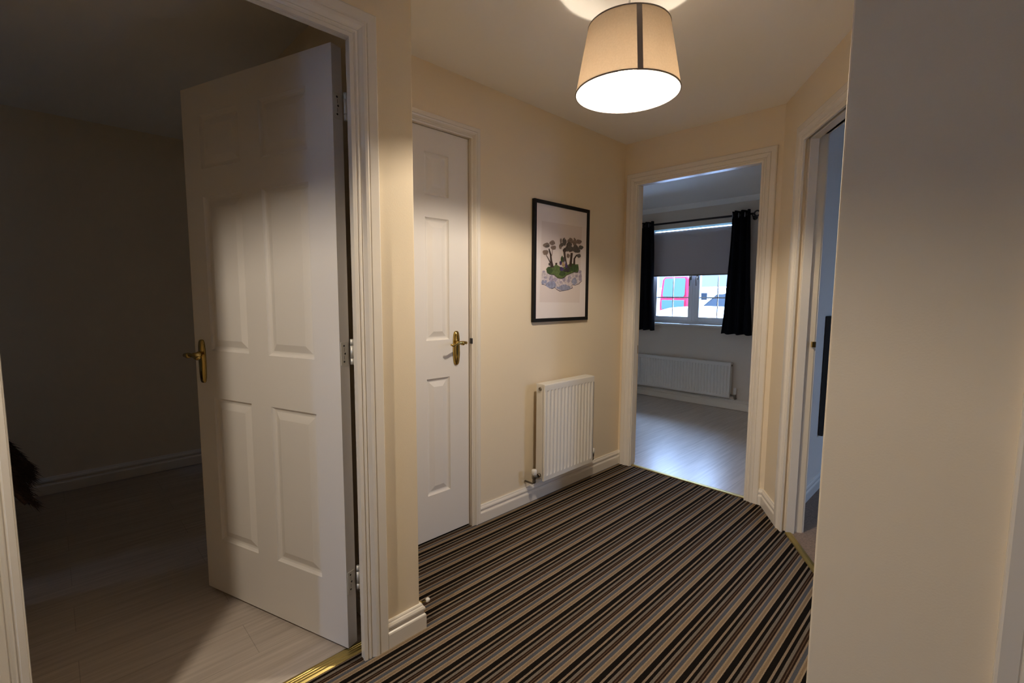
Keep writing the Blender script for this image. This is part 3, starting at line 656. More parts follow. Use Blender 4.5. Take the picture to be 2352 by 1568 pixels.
# ------------------------------------------------------------------ framed print
Y0, Y1, Z0p, Z1p = 1.990, 2.510, 1.069, 1.768
t = thing('framed_print', (0, (Y0 + Y1) / 2, Z0p), 'black framed print of trees on a floating green island above clouds', 'picture')
fw_ = .0205
bm = B()
box(bm, .001, .021, Y0, Y1, Z0p, Z0p + fw_); box(bm, .001, .021, Y0, Y1, Z1p - fw_, Z1p); box(bm, .001, .021, Y0, Y0 + fw_, Z0p + fw_, Z1p - fw_); box(bm, .001, .021, Y1 - fw_, Y1, Z0p + fw_, Z1p - fw_)
obj('frame', bm, M['black_frame'], t, bevel=.001, bseg=1)
ART = [('ink',[(2.0654,1.2868),(2.0923,1.2847),(2.1219,1.2747),(2.1585,1.2622),(2.1866,1.2705),(2.2,1.2594),(2.2313,1.2487),(2.2627,1.2519),(2.3131,1.2583),(2.3574,1.2707),(2.3507,1.2899),(2.3831,1.2882),(2.4192,1.2967),(2.4515,1.3175),(2.445,1.3338),(2.3445,1.3074),(2.2531,1.2765),(2.1644,1.2889),(2.0672,1.3006)]),
  ('cloud',[(2.0654,1.289),(2.0649,1.3169),(2.0662,1.3606),(2.0846,1.3695),(2.112,1.3541),(2.1718,1.348),(2.2072,1.3295),(2.2473,1.3278),(2.2923,1.3465),(2.3664,1.3681),(2.414,1.3862),(2.4434,1.3845),(2.4504,1.3205),(2.4166,1.2996),(2.383,1.2912),(2.3487,1.2934),(2.3525,1.2735),(2.313,1.2618),(2.2626,1.2554),(2.2312,1.2527),(2.2008,1.2628),(2.1865,1.2739),(2.1584,1.2658),(2.1219,1.2781),(2.0923,1.2874)]),
  ('cloud_b',[(2.1955,1.2896),(2.1978,1.2793),(2.1848,1.2738),(2.1623,1.2671),(2.1428,1.2641),(2.1235,1.2715),(2.1052,1.279),(2.1012,1.2876),(2.1122,1.298),(2.1252,1.3035),(2.1404,1.3101),(2.1628,1.3133),(2.1817,1.3061),(2.1897,1.2983)]),
  ('cloud_b',[(2.0924,1.3012),(2.0923,1.2961),(2.087,1.2923),(2.0806,1.2877),(2.0748,1.2881),(2.068,1.2921),(2.0632,1.2951),(2.0635,1.3005),(2.066,1.3056),(2.0686,1.3093),(2.0737,1.3139),(2.0808,1.3136),(2.0857,1.3096),(2.0891,1.3065)]),
  ('cloud_b',[(2.3341,1.275),(2.3373,1.2669),(2.3197,1.2626),(2.2869,1.2577),(2.2583,1.2549),(2.2315,1.2602),(2.2051,1.2662),(2.1979,1.2727),(2.2136,1.2809),(2.2337,1.2852),(2.2557,1.29),(2.2878,1.2931),(2.3161,1.288),(2.3275,1.2817)]),
  ('cloud_b',[(2.3969,1.3146),(2.3984,1.3044),(2.3915,1.2991),(2.3792,1.2929),(2.3683,1.2898),(2.3576,1.297),(2.3471,1.3047),(2.3445,1.3132),(2.3504,1.3235),(2.3579,1.3288),(2.3663,1.335),(2.3786,1.3382),(2.3894,1.3311),(2.3939,1.3232)]),
  ('cloud_p',[(2.1686,1.3255),(2.1697,1.3165),(2.1644,1.3118),(2.1554,1.3061),(2.1474,1.3036),(2.1394,1.3101),(2.1318,1.3167),(2.1301,1.3243),(2.1345,1.3334),(2.1398,1.3381),(2.146,1.3437),(2.1551,1.3463),(2.1629,1.3399),(2.1662,1.3331)]),
  ('cloud_p',[(2.111,1.3293),(2.1113,1.3253),(2.1087,1.3232),(2.103,1.3215),(2.0975,1.3199),(2.0929,1.3221),(2.0881,1.3254),(2.0859,1.3285),(2.0886,1.3325),(2.0929,1.3346),(2.0971,1.3363),(2.1028,1.3379),(2.1083,1.3358),(2.1105,1.3324)]),
  ('cloud_p',[(2.2063,1.3181),(2.2022,1.3127),(2.1978,1.3068),(2.192,1.3056),(2.1836,1.3065),(2.177,1.3068),(2.1739,1.3113),(2.1714,1.3172),(2.1706,1.3224),(2.1755,1.3283),(2.1837,1.3296),(2.1909,1.3287),(2.1983,1.3285),(2.2052,1.3241)]),
  ('cloud_p',[(2.2845,1.3232),(2.2853,1.3165),(2.2814,1.3131),(2.2739,1.3092),(2.2673,1.307),(2.2609,1.3116),(2.2545,1.3168),(2.2527,1.3223),(2.2563,1.3291),(2.261,1.3325),(2.2661,1.3363),(2.2736,1.3386),(2.2802,1.334),(2.2829,1.3287)]),
  ('cloud_p',[(2.3431,1.3366),(2.3438,1.3315),(2.3378,1.3284),(2.3291,1.3242),(2.3216,1.3235),(2.3133,1.3274),(2.3063,1.3307),(2.3058,1.3354),(2.3098,1.3406),(2.314,1.3436),(2.3202,1.3477),(2.3292,1.3486),(2.3361,1.3446),(2.3397,1.3412)]),
  ('cloud_p',[(2.4477,1.3399),(2.4482,1.3283),(2.445,1.3223),(2.4373,1.3182),(2.4298,1.3137),(2.4235,1.3197),(2.4168,1.3298),(2.4134,1.3388),(2.4166,1.3504),(2.4225,1.3565),(2.4283,1.3605),(2.4359,1.3651),(2.4437,1.3592),(2.4471,1.349)]),
  ('cloud_p',[(2.4453,1.3756),(2.4407,1.3712),(2.4352,1.3661),(2.4288,1.3647),(2.4195,1.3657),(2.4118,1.3658),(2.4085,1.3692),(2.4062,1.3741),(2.4053,1.3782),(2.4103,1.3833),(2.4195,1.3848),(2.4276,1.3838),(2.4356,1.3837),(2.4434,1.3805)]),
  ('cloud_p',[(2.0958,1.3631),(2.0929,1.3605),(2.0897,1.3576),(2.0856,1.357),(2.0796,1.3572),(2.075,1.3572),(2.0728,1.3594),(2.071,1.3621),(2.0704,1.3646),(2.0741,1.3675),(2.0799,1.3682),(2.085,1.3679),(2.0903,1.3679),(2.0951,1.3659)]),
  ('cloud_p',[(2.3322,1.3158),(2.3297,1.3113),(2.3225,1.3064),(2.3156,1.3027),(2.3076,1.3045),(2.2989,1.3067),(2.2947,1.3093),(2.2951,1.3148),(2.296,1.3193),(2.2989,1.324),(2.3067,1.3278),(2.3153,1.3261),(2.3215,1.3238),(2.3278,1.3212)]),
  ('cloud_p',[(2.4072,1.3475),(2.4045,1.3446),(2.3992,1.3412),(2.3942,1.3391),(2.3877,1.3403),(2.3812,1.3412),(2.3784,1.3429),(2.3783,1.3465),(2.3784,1.3493),(2.3809,1.3526),(2.3873,1.3547),(2.3938,1.3536),(2.3988,1.3526),(2.4042,1.3509)]),
  ('cloud',[(2.2366,1.2876),(2.2368,1.2828),(2.2326,1.2802),(2.2225,1.2785),(2.2127,1.2765),(2.2048,1.2789),(2.1965,1.283),(2.1923,1.2867),(2.1966,1.2916),(2.2046,1.2942),(2.2122,1.2959),(2.2221,1.298),(2.2321,1.2957),(2.2363,1.2914)]),
  ('cloud',[(2.3329,1.2925),(2.3303,1.2896),(2.323,1.2866),(2.3161,1.2842),(2.3081,1.2853),(2.2994,1.2866),(2.2952,1.2883),(2.2957,1.2917),(2.2966,1.2945),(2.2996,1.2975),(2.3074,1.2999),(2.316,1.2988),(2.3222,1.2974),(2.3285,1.2959)]),
  ('cloud_p',[(2.2488,1.305),(2.2486,1.3009),(2.2467,1.2985),(2.2418,1.2974),(2.2367,1.2957),(2.2329,1.2975),(2.2289,1.3012),(2.2264,1.3045),(2.2282,1.3087),(2.2324,1.3111),(2.2364,1.3122),(2.2413,1.3138),(2.2465,1.3122),(2.2489,1.3083)]),
  ('cloud_b',[(2.1096,1.3044),(2.1099,1.2991),(2.1078,1.2963),(2.103,1.2942),(2.0985,1.2922),(2.0946,1.2952),(2.0905,1.2997),(2.0887,1.3038),(2.0909,1.3092),(2.0945,1.3119),(2.0979,1.314),(2.1027,1.3161),(2.1073,1.3132),(2.1092,1.3086)]),
  ('ink',[(2.1023,1.3771),(2.1153,1.3542),(2.1375,1.3468),(2.1762,1.3453),(2.2072,1.3275),(2.2474,1.325),(2.2721,1.332),(2.2923,1.3465),(2.3244,1.3563),(2.3664,1.369),(2.4048,1.3681),(2.4162,1.3922)]),
  ('grass',[(2.1031,1.3785),(2.1155,1.39),(2.1366,1.3938),(2.1708,1.3982),(2.1922,1.4104),(2.2143,1.4031),(2.2503,1.3906),(2.3135,1.4166),(2.3412,1.4238),(2.3792,1.4199),(2.408,1.4214),(2.4138,1.3921),(2.4046,1.374),(2.3663,1.3725),(2.3243,1.3592),(2.2922,1.3508),(2.2697,1.3357),(2.2473,1.329),(2.2071,1.3314),(2.1761,1.3487),(2.1374,1.3506),(2.1119,1.3582)]),
  ('grass_dk',[(2.1633,1.3728),(2.1601,1.3646),(2.1493,1.3561),(2.1387,1.3491),(2.1269,1.3518),(2.1139,1.3562),(2.1073,1.3607),(2.1081,1.3705),(2.11,1.3785),(2.1143,1.3866),(2.1255,1.3938),(2.1384,1.3912),(2.1477,1.3867),(2.1565,1.3823)]),
  ('grass_dk',[(2.4114,1.3979),(2.4011,1.3882),(2.3863,1.3767),(2.3713,1.372),(2.3504,1.3751),(2.3314,1.3762),(2.324,1.3827),(2.3212,1.3939),(2.3196,1.4029),(2.3292,1.414),(2.35,1.4191),(2.3693,1.4162),(2.3864,1.4151),(2.4045,1.4091)]),
  ('grass_dk',[(2.2847,1.3577),(2.2831,1.3519),(2.271,1.3468),(2.2577,1.3413),(2.2448,1.3421),(2.2299,1.346),(2.2206,1.349),(2.2216,1.3554),(2.226,1.3612),(2.2312,1.3661),(2.2429,1.3716),(2.2581,1.371),(2.2686,1.367),(2.2769,1.3639)]),
  ('grass_dk',[(2.3382,1.3801),(2.3323,1.3748),(2.3263,1.3695),(2.3168,1.3686),(2.3033,1.3684),(2.2935,1.3683),(2.2881,1.3728),(2.2828,1.3778),(2.2821,1.3828),(2.2912,1.3881),(2.3039,1.3892),(2.3151,1.3894),(2.3276,1.3896),(2.3379,1.3853)]),
  ('trunk',[(2.1718,1.3913),(2.155,1.4313),(2.1482,1.4643),(2.1296,1.4988),(2.1208,1.4965),(2.1349,1.4618),(2.138,1.4292),(2.14,1.3871)]),
  ('trunk',[(2.1443,1.4147),(2.1256,1.4382),(2.1038,1.4614),(2.0995,1.4596),(2.1204,1.4362),(2.1366,1.412)]),
  ('crown',[(2.1511,1.4522),(2.1567,1.4721),(2.1588,1.4945),(2.1546,1.4944),(2.1516,1.4723),(2.1452,1.4527)]),
  ('crown',[(2.1301,1.5186),(2.1315,1.5123),(2.1238,1.5086),(2.1095,1.5039),(2.0971,1.5011),(2.0851,1.5048),(2.0734,1.5089),(2.0703,1.5139),(2.0773,1.5207),(2.086,1.5245),(2.0957,1.5288),(2.1098,1.5318),(2.1221,1.5282),(2.127,1.5236)]),
  ('crown',[(2.1791,1.5362),(2.1803,1.5301),(2.1729,1.5262),(2.1608,1.5211),(2.1503,1.519),(2.1396,1.523),(2.1296,1.5268),(2.1279,1.5321),(2.1339,1.5387),(2.1406,1.5425),(2.1488,1.5473),(2.1611,1.5497),(2.1711,1.5457),(2.1754,1.5414)]),
  ('crown',[(2.1885,1.5079),(2.1859,1.5017),(2.1821,1.4972),(2.1725,1.496),(2.1611,1.4936),(2.1533,1.4944),(2.1463,1.4997),(2.1405,1.5043),(2.1424,1.5103),(2.1517,1.5152),(2.1614,1.5165),(2.1713,1.5188),(2.1828,1.5183),(2.1894,1.513)]),
  ('crown',[(2.1195,1.4754),(2.1151,1.4682),(2.1105,1.4619),(2.1015,1.4609),(2.0894,1.4595),(2.0811,1.4597),(2.0754,1.4659),(2.0698,1.472),(2.0701,1.4788),(2.079,1.4854),(2.09,1.4865),(2.1,1.4879),(2.1116,1.4879),(2.12,1.4819)]),
  ('crown2',[(2.126,1.5114),(2.1268,1.5082),(2.1223,1.5063),(2.1134,1.504),(2.1055,1.5024),(2.0982,1.504),(2.0908,1.5061),(2.0885,1.5085),(2.0929,1.512),(2.0987,1.5141),(2.1048,1.5162),(2.1135,1.5179),(2.1214,1.5163),(2.1245,1.5139)]),
  ('crown2',[(2.1438,1.408),(2.1414,1.4046),(2.138,1.4006),(2.1345,1.399),(2.1296,1.4001),(2.1251,1.4006),(2.1233,1.4029),(2.1226,1.4069),(2.1222,1.4101),(2.1245,1.4141),(2.1295,1.4157),(2.134,1.4146),(2.1381,1.4142),(2.1423,1.4119)]),
  ('trunk',[(2.3094,1.3891),(2.2914,1.4278),(2.2815,1.4614),(2.2746,1.5007),(2.2567,1.4982),(2.2653,1.459),(2.2753,1.4252),(2.2823,1.3848)]),
  ('trunk',[(2.3418,1.4026),(2.3441,1.4465),(2.3511,1.4874),(2.3279,1.4874),(2.3232,1.4466),(2.3139,1.403)]),
  ('trunk',[(2.3757,1.4166),(2.3744,1.4535),(2.3916,1.4731),(2.4176,1.4807),(2.414,1.4866),(2.3827,1.4788),(2.3583,1.455),(2.3544,1.416)]),
  ('crown2',[(2.2871,1.5493),(2.2827,1.5401),(2.276,1.5292),(2.2693,1.5243),(2.2599,1.5275),(2.2512,1.529),(2.2476,1.5351),(2.2465,1.546),(2.2458,1.5547),(2.2499,1.5653),(2.2591,1.5704),(2.268,1.5673),(2.2755,1.5658),(2.2836,1.5601)]),
  ('crown',[(2.241,1.5511),(2.2395,1.5435),(2.2381,1.5363),(2.2353,1.5355),(2.2314,1.5351),(2.2287,1.5355),(2.2269,1.5425),(2.225,1.5498),(2.2248,1.5573),(2.2275,1.5645),(2.2311,1.5654),(2.2343,1.5658),(2.2379,1.5655),(2.2409,1.5586)]),
  ('crown',[(2.2437,1.5176),(2.2407,1.5116),(2.2371,1.5048),(2.2327,1.503),(2.2264,1.5042),(2.2211,1.5044),(2.2189,1.5091),(2.2172,1.5156),(2.2165,1.5213),(2.2199,1.528),(2.2262,1.53),(2.2317,1.5288),(2.2372,1.5286),(2.2425,1.5242)]),
  ('crown2',[(2.2582,1.53),(2.258,1.5245),(2.2549,1.5213),(2.247,1.5193),(2.239,1.5166),(2.2328,1.5187),(2.2264,1.5232),(2.2226,1.5272),(2.2257,1.5329),(2.2323,1.5364),(2.2386,1.5383),(2.2464,1.541),(2.2546,1.5391),(2.2582,1.5344)]),
  ('crown2',[(2.313,1.5114),(2.3135,1.5041),(2.3065,1.499),(2.2972,1.4924),(2.2889,1.4916),(2.2796,1.497),(2.2722,1.5013),(2.2719,1.5084),(2.2761,1.516),(2.2803,1.5209),(2.2872,1.5273),(2.2971,1.5283),(2.3046,1.5228),(2.3088,1.5183)]),
  ('crown',[(2.3482,1.5602),(2.3489,1.5519),(2.3433,1.5472),(2.3305,1.5431),(2.3184,1.5391),(2.3083,1.543),(2.2976,1.5494),(2.2928,1.5555),(2.2984,1.5642),(2.308,1.5692),(2.3173,1.573),(2.3298,1.5772),(2.3422,1.5735),(2.3472,1.5667)]),
  ('crown2',[(2.3403,1.5394),(2.3407,1.5333),(2.331,1.5286),(2.3185,1.5226),(2.3074,1.5218),(2.2948,1.5258),(2.2851,1.529),(2.2851,1.535),(2.2905,1.5414),(2.296,1.5458),(2.3054,1.5515),(2.3189,1.5527),(2.3287,1.5484),(2.3345,1.545)]),
  ('crown2',[(2.3516,1.5114),(2.3524,1.5031),(2.3463,1.4984),(2.3324,1.4944),(2.3193,1.4904),(2.3083,1.4944),(2.2967,1.5008),(2.2915,1.507),(2.2977,1.5157),(2.308,1.5206),(2.3181,1.5244),(2.3317,1.5286),(2.3451,1.5248),(2.3506,1.5179)]),
  ('crown',[(2.3827,1.5543),(2.3836,1.5433),(2.3795,1.5375),(2.3708,1.5321),(2.3628,1.5275),(2.3555,1.5339),(2.348,1.5427),(2.3449,1.5512),(2.3489,1.5626),(2.355,1.5685),(2.3612,1.5738),(2.3697,1.5785),(2.378,1.5722),(2.3815,1.5631)]),
  ('crown2',[(2.4109,1.5186),(2.4105,1.5089),(2.3982,1.5011),(2.3837,1.4917),(2.3702,1.4918),(2.3546,1.4985),(2.3438,1.5036),(2.3444,1.5137),(2.3499,1.5236),(2.3558,1.531),(2.3675,1.5402),(2.3836,1.5404),(2.3951,1.5336),(2.403,1.5282)]),
  ('crown',[(2.4387,1.5634),(2.4326,1.5574),(2.4225,1.5502),(2.4127,1.5464),(2.3996,1.5479),(2.3869,1.5485),(2.3818,1.5519),(2.3809,1.5586),(2.3803,1.5639),(2.3859,1.5707),(2.399,1.5748),(2.4117,1.5733),(2.4222,1.5727),(2.4334,1.5698)]),
  ('crown2',[(2.4564,1.5293),(2.4511,1.5238),(2.4428,1.5171),(2.4347,1.5139),(2.4235,1.5154),(2.4129,1.516),(2.4087,1.5194),(2.4076,1.5257),(2.4069,1.5307),(2.4118,1.5371),(2.423,1.5406),(2.4336,1.5391),(2.4426,1.5385),(2.4522,1.5355)]),
  ('crown2',[(2.4296,1.4757),(2.4305,1.4702),(2.4257,1.4672),(2.4162,1.4639),(2.4076,1.4615),(2.3997,1.4648),(2.3916,1.4688),(2.389,1.4732),(2.3936,1.479),(2.3999,1.4821),(2.4065,1.4853),(2.4159,1.4877),(2.4245,1.4845),(2.4279,1.4802)]),
  ('trunk',[(2.2823,1.4992),(2.2831,1.4926),(2.2792,1.4891),(2.2717,1.485),(2.2652,1.4825),(2.2588,1.4868),(2.2525,1.4916),(2.2507,1.497),(2.2543,1.5038),(2.259,1.5074),(2.264,1.5114),(2.2714,1.5139),(2.278,1.5097),(2.2807,1.5046)]),
  ('crown',[(2.3209,1.4689),(2.3183,1.4638),(2.3123,1.4579),(2.3065,1.454),(2.2994,1.4559),(2.292,1.4577),(2.2886,1.4607),(2.2887,1.4668),(2.2891,1.4718),(2.2917,1.4774),(2.2986,1.4814),(2.306,1.4796),(2.3115,1.4776),(2.3172,1.4749)]),
  ('crown2',[(2.423,1.5048),(2.4203,1.499),(2.4165,1.4947),(2.407,1.4936),(2.3956,1.4914),(2.3877,1.4921),(2.3809,1.497),(2.375,1.5014),(2.3767,1.5071),(2.3859,1.5118),(2.3957,1.5129),(2.4056,1.515),(2.4171,1.5146),(2.4239,1.5097)]),
  ('crown',[(2.2709,1.5678),(2.2696,1.5649),(2.2675,1.5615),(2.2654,1.56),(2.2625,1.561),(2.2598,1.5614),(2.2587,1.5633),(2.2583,1.5667),(2.2581,1.5694),(2.2594,1.5727),(2.2623,1.5743),(2.265,1.5734),(2.2673,1.5729),(2.2698,1.5711)]),
  ('crown',[(2.3243,1.5719),(2.324,1.5684),(2.323,1.5661),(2.3203,1.5654),(2.3173,1.564),(2.3152,1.565),(2.313,1.5681),(2.3114,1.5708),(2.3122,1.5743),(2.3146,1.5767),(2.3171,1.5774),(2.3198,1.5788),(2.3229,1.5779),(2.3245,1.5747)]),
  ('crown',[(2.3655,1.5755),(2.3653,1.572),(2.3644,1.5698),(2.362,1.5689),(2.3595,1.5675),(2.3575,1.5687),(2.3555,1.5718),(2.3542,1.5745),(2.355,1.5781),(2.3571,1.5803),(2.3592,1.5812),(2.3616,1.5826),(2.3642,1.5815),(2.3655,1.5783)]),
  ('grass_dk',[(2.2533,1.4448),(2.2538,1.4354),(2.2517,1.4306),(2.2472,1.4261),(2.243,1.4226),(2.2392,1.4284),(2.2352,1.4361),(2.2336,1.4436),(2.2356,1.4531),(2.2388,1.458),(2.2419,1.4623),(2.2464,1.4659),(2.2507,1.4602),(2.2525,1.4523)]),
  ('violet',[(2.2434,1.4201),(2.241,1.4153),(2.2378,1.4096),(2.2343,1.4076),(2.2293,1.4092),(2.2249,1.4097),(2.2231,1.4133),(2.2221,1.419),(2.2216,1.4237),(2.224,1.4293),(2.229,1.4313),(2.2335,1.4298),(2.2377,1.4293),(2.242,1.4258)]),
  ('violet',[(2.2606,1.3854),(2.2575,1.3804),(2.2512,1.3745),(2.2453,1.371),(2.2377,1.3731),(2.2299,1.3747),(2.2266,1.3778),(2.2265,1.3839),(2.2266,1.3888),(2.2295,1.3944),(2.237,1.398),(2.2447,1.3961),(2.2506,1.3944),(2.2569,1.3914)]),
  ('violet',[(2.3008,1.4073),(2.3,1.4016),(2.2948,1.3964),(2.2892,1.3912),(2.2835,1.3924),(2.277,1.3963),(2.273,1.3995),(2.2734,1.406),(2.275,1.4117),(2.2772,1.4167),(2.2823,1.422),(2.2889,1.4208),(2.2935,1.4169),(2.2973,1.4137)]),
  ('crown2',[(2.2745,1.4432),(2.272,1.4359),(2.2692,1.4279),(2.2655,1.4262),(2.2601,1.4276),(2.2557,1.4279),(2.2537,1.4339),(2.252,1.4419),(2.2514,1.4489),(2.2544,1.4569),(2.2597,1.4587),(2.2643,1.4573),(2.2691,1.457),(2.2736,1.4512)]),
  ('blossom',[(2.2757,1.4147),(2.2723,1.4083),(2.2675,1.4008),(2.2624,1.3979),(2.2553,1.4002),(2.2488,1.4011),(2.2462,1.4056),(2.2451,1.4131),(2.2444,1.4192),(2.2477,1.4266),(2.2548,1.4296),(2.2614,1.4274),(2.2673,1.4265),(2.2734,1.4222)]),
  ('cloud_p',[(2.2799,1.4263),(2.2802,1.4226),(2.2776,1.4203),(2.2739,1.4173),(2.2706,1.4167),(2.2669,1.4196),(2.2638,1.422),(2.2636,1.4255),(2.2653,1.4293),(2.2671,1.4315),(2.2698,1.4345),(2.2738,1.4351),(2.2768,1.4322),(2.2784,1.4298)]),
  ('ink',[(2.2962,1.3783),(2.2963,1.3747),(2.2898,1.372),(2.2816,1.3686),(2.2743,1.3685),(2.2659,1.3711),(2.2596,1.3732),(2.2598,1.3768),(2.2633,1.3805),(2.2668,1.3831),(2.2731,1.3864),(2.2819,1.3867),(2.2883,1.384),(2.2922,1.3819)]),
  ('ink',[(2.3206,1.388),(2.3181,1.3802),(2.3132,1.3712),(2.3084,1.3659),(2.3022,1.3693),(2.2958,1.3721),(2.2931,1.3771),(2.2929,1.3868),(2.2928,1.3945),(2.2951,1.4034),(2.3011,1.4088),(2.3074,1.4054),(2.3123,1.4025),(2.3175,1.3977)]),
  ('trunk',[(2.1997,1.4136),(2.1997,1.4106),(2.198,1.4089),(2.1937,1.4079),(2.1894,1.4066),(2.1861,1.4078),(2.1826,1.4104),(2.1806,1.4126),(2.1823,1.4157),(2.1858,1.4175),(2.1892,1.4185),(2.1934,1.4198),(2.1978,1.4187),(2.1998,1.416)]),
  ('violet',[(2.2642,1.3841),(2.2641,1.3812),(2.2608,1.3789),(2.2569,1.3762),(2.2533,1.3764),(2.249,1.3786),(2.246,1.3803),(2.2462,1.3834),(2.2477,1.3863),(2.2494,1.3885),(2.2525,1.3912),(2.2569,1.3911),(2.26,1.3889),(2.2621,1.3871)])]
iy0, iy1, iz0, iz1 = Y0 + fw_, Y1 - fw_, Z0p + fw_, Z1p - fw_
bm = B()
mats = [M['paper'], M['paper_in']]; midx = {'paper': 0, 'paper_in': 1}
box(bm, .002, .0120, iy0 - .001, iy1 + .001, iz0 - .001, iz1 + .001, 0)
def art_poly(pts, key, layer):
    if key not in midx: midx[key] = len(mats); mats.append(M['art_' + key])
    x = .0121 + layer * .00006
    f = bm.faces.new([bm.verts.new((x, y, z)) for y, z in pts]); f.material_index = midx[key]
art_x = .01205
f = bm.faces.new([bm.verts.new((art_x, y, z)) for y, z in ((2.050, 1.185), (2.430, 1.180), (2.440, 1.655), (2.062, 1.652))]); f.material_index = 1
for i, (key, pts) in enumerate(ART): art_poly(pts, key, i)
pr = obj('print', bm, mats, t); pr['label'] = 'paper print with a small painted island scene'

# ------------------------------------------------------------------ radiators
def radiator(name, axis, w0, w1, z0, z1, back, front, wall, pitch, label, valve_lo, valve_hi, small=True):
    """axis 'y': wall plane x=wall, width along y, depth +x ; axis 'x': wall plane y=wall, depth -y"""
    if axis == 'y': F = lambda u, z, d: (wall + d, u, z)
    else: F = lambda u, z, d: (u, wall - d, z)
    mid = (w0 + w1) / 2
    t = thing(name, F(mid, 0, 0), label, 'radiator', 'white panel radiators')
    def bx(bm, ua, ub, za, zb, da, db, mi=0):
        vs = [bm.verts.new(F(u, z, d)) for z in (za, zb) for d in (da, db) for u in (ua, ub)]
        for f in ((0, 1, 3, 2), (4, 6, 7, 5), (0, 4, 5, 1), (2, 3, 7, 6), (0, 2, 6, 4), (1, 5, 7, 3)):
            bm.faces.new([vs[i] for i in f]).material_index = mi
    # front panel with pressed channels
    bm = B(); n = max(3, int(round((w1 - w0 - .02) / pitch))); us = [w0]; e0 = w0 + .012; p = (w1 - w0 - .024) / n
    prof = [(0, 0), (.26, 0), (.33, .3), (.40, .85), (.5, 1), (.60, .85), (.67, .3), (.74, 0)]
    U = [(w0, 0)] + [(e0 + p * (k + a), d) for k in range(n) for a, d in prof] + [(w1, 0)]
    Zs = [(z0, 0), (z0 + .026, 0), (z0 + .034, .55), (z0 + .043, 1), (z1 - .043, 1), (z1 - .037, .75), (z1 - .033, 0), (z1 - .012, 0), (z1 - .003, -.0), (z1, 0)]
    G = [[bm.verts.new(F(u, z, front - .0075 * d * zz - (.0015 if z in (z0, z1) else 0))) for u, d in U] for z, zz in Zs]
    for a in range(len(Zs) - 1):
        for k in range(len(U) - 1):
            f = bm.faces.new([G[a][k], G[a][k + 1], G[a + 1][k + 1], G[a + 1][k]]); f.smooth = 2 <= a <= 4
    Kb = [[bm.verts.new(F(u, z, front - .014)) for u, d in (U[0], U[-1])] for z, zz in (Zs[0], Zs[-1])]
    bm.faces.new([Kb[0][0], Kb[1][0], Kb[1][1], Kb[0][1]])
    bm.faces.new([G[a][0] for a in range(len(Zs))] + [Kb[1][0], Kb[0][0]]); bm.faces.new([G[a][-1] for a in range(len(Zs))][::-1] + [Kb[0][1], Kb[1][1]])
    bm.faces.new(G[0][:] + [Kb[0][1], Kb[0][0]]); bm.faces.new(G[-1][::-1] + [Kb[1][0], Kb[1][1]])
    obj('front_panel', bm, M['rad'], t)
    bm = B(); bx(bm, w0 + .012, w1 - .012, z0 + .004, z1 - .004, back, back + .012); obj('back_panel', bm, M['rad'], t, bevel=.002)
    for u in (w0, w1):
        bm = B(); s = 1 if u == w0 else -1
        bx(bm, min(u, u + s * .002), max(u, u + s * .002), z0 + .012, z1 - .002, back + .006, front - .011); obj('side_panel', bm, M['rad'], t, bevel=.0008, bseg=1)
    bm = B()
    bx(bm, w0 + .002, w1 - .002, z1 - .004, z1 + .002, back + .002, front - .010)
    k = w0 + .03
    while k < w1 - .03:
        bx(bm, k, k + .016, z1 + .002, z1 + .0022, back + .016, front - .026); k += .022
    obj('top_grille', bm, [M['rad'], M['rad_slot']], t)
    # convector fins under the grille
    bm = B(); k = w0 + .02
    while k < w1 - .02:
        bx(bm, k, k + .0015, z0 + .03, z1 - .02, back + .012, front - .014); k += .025
    obj('convector_fins', bm, M['rad'], t)
    dm = (back + front) / 2
    ua = V(F(1, 0, 0)) - V(F(0, 0, 0))
    for u, s in ((w0, -1), (w1, 1)):
        bm = B(); lathe(bm, [(0, -.002), (.011, -.002), (.011, .004), (.0085, .006), (.005, .006), (.004, .003), (0, .003)], F(u, z1 - .026, dm), ua * s, 16)
        pg = obj('blanking_plug', bm, M['pewter'], t); pg['label'] = 'dull metal vent plug'
    for u, s, hi in ((w0, -1, valve_lo), (w1, 1, valve_hi)):
        if hi is None: continue
        cu = u + s * .045; zc = z0 + .028
        bm = B()
        tube(bm, [F(u - s * .004, zc, dm), F(u + s * .014, zc, dm)], .012, 14)
        tube(bm, [F(u + s * .012, zc, dm), F(cu, zc, dm)], .009, 12)
        lathe(bm, [(0, -.035), (.008, -.035), (.011, -.03), (.011, -.02), (.009, -.016), (.013, -.006), (.013, .008), (.009, .014), (0, .014)], F(cu, zc, dm), (0, 0, 1), 16)
        tube(bm, [F(cu, zc - .030, dm), F(cu, zc - .042, dm * .8), F(cu, zc - .0425, .003)], .0055, 12)
        vb = obj('valve', bm, M['pewter'], t); vb['label'] = 'dull metal radiator valve'
        bm = B(); lathe(bm, [(0, .012), (.0125, .012), (.0155, .018), (.0155, .012 + hi * .88), (.012, .012 + hi), (0, .012 + hi)], F(cu, zc, dm), (0, 0, 1), 20); obj('cap', bm, M['white_plastic'], vb)
    return t
radiator('radiator', 'y', 1.994, 2.470, .148, .714, .040, .112, 0.0, .0325, 'small white fluted radiator below the framed print', .034, .034)
radiator('radiator', 'x', -1.29, -.064, .135, .514, .030, .092, 5.29, .036, 'long low white radiator under the far room window', None, .075)

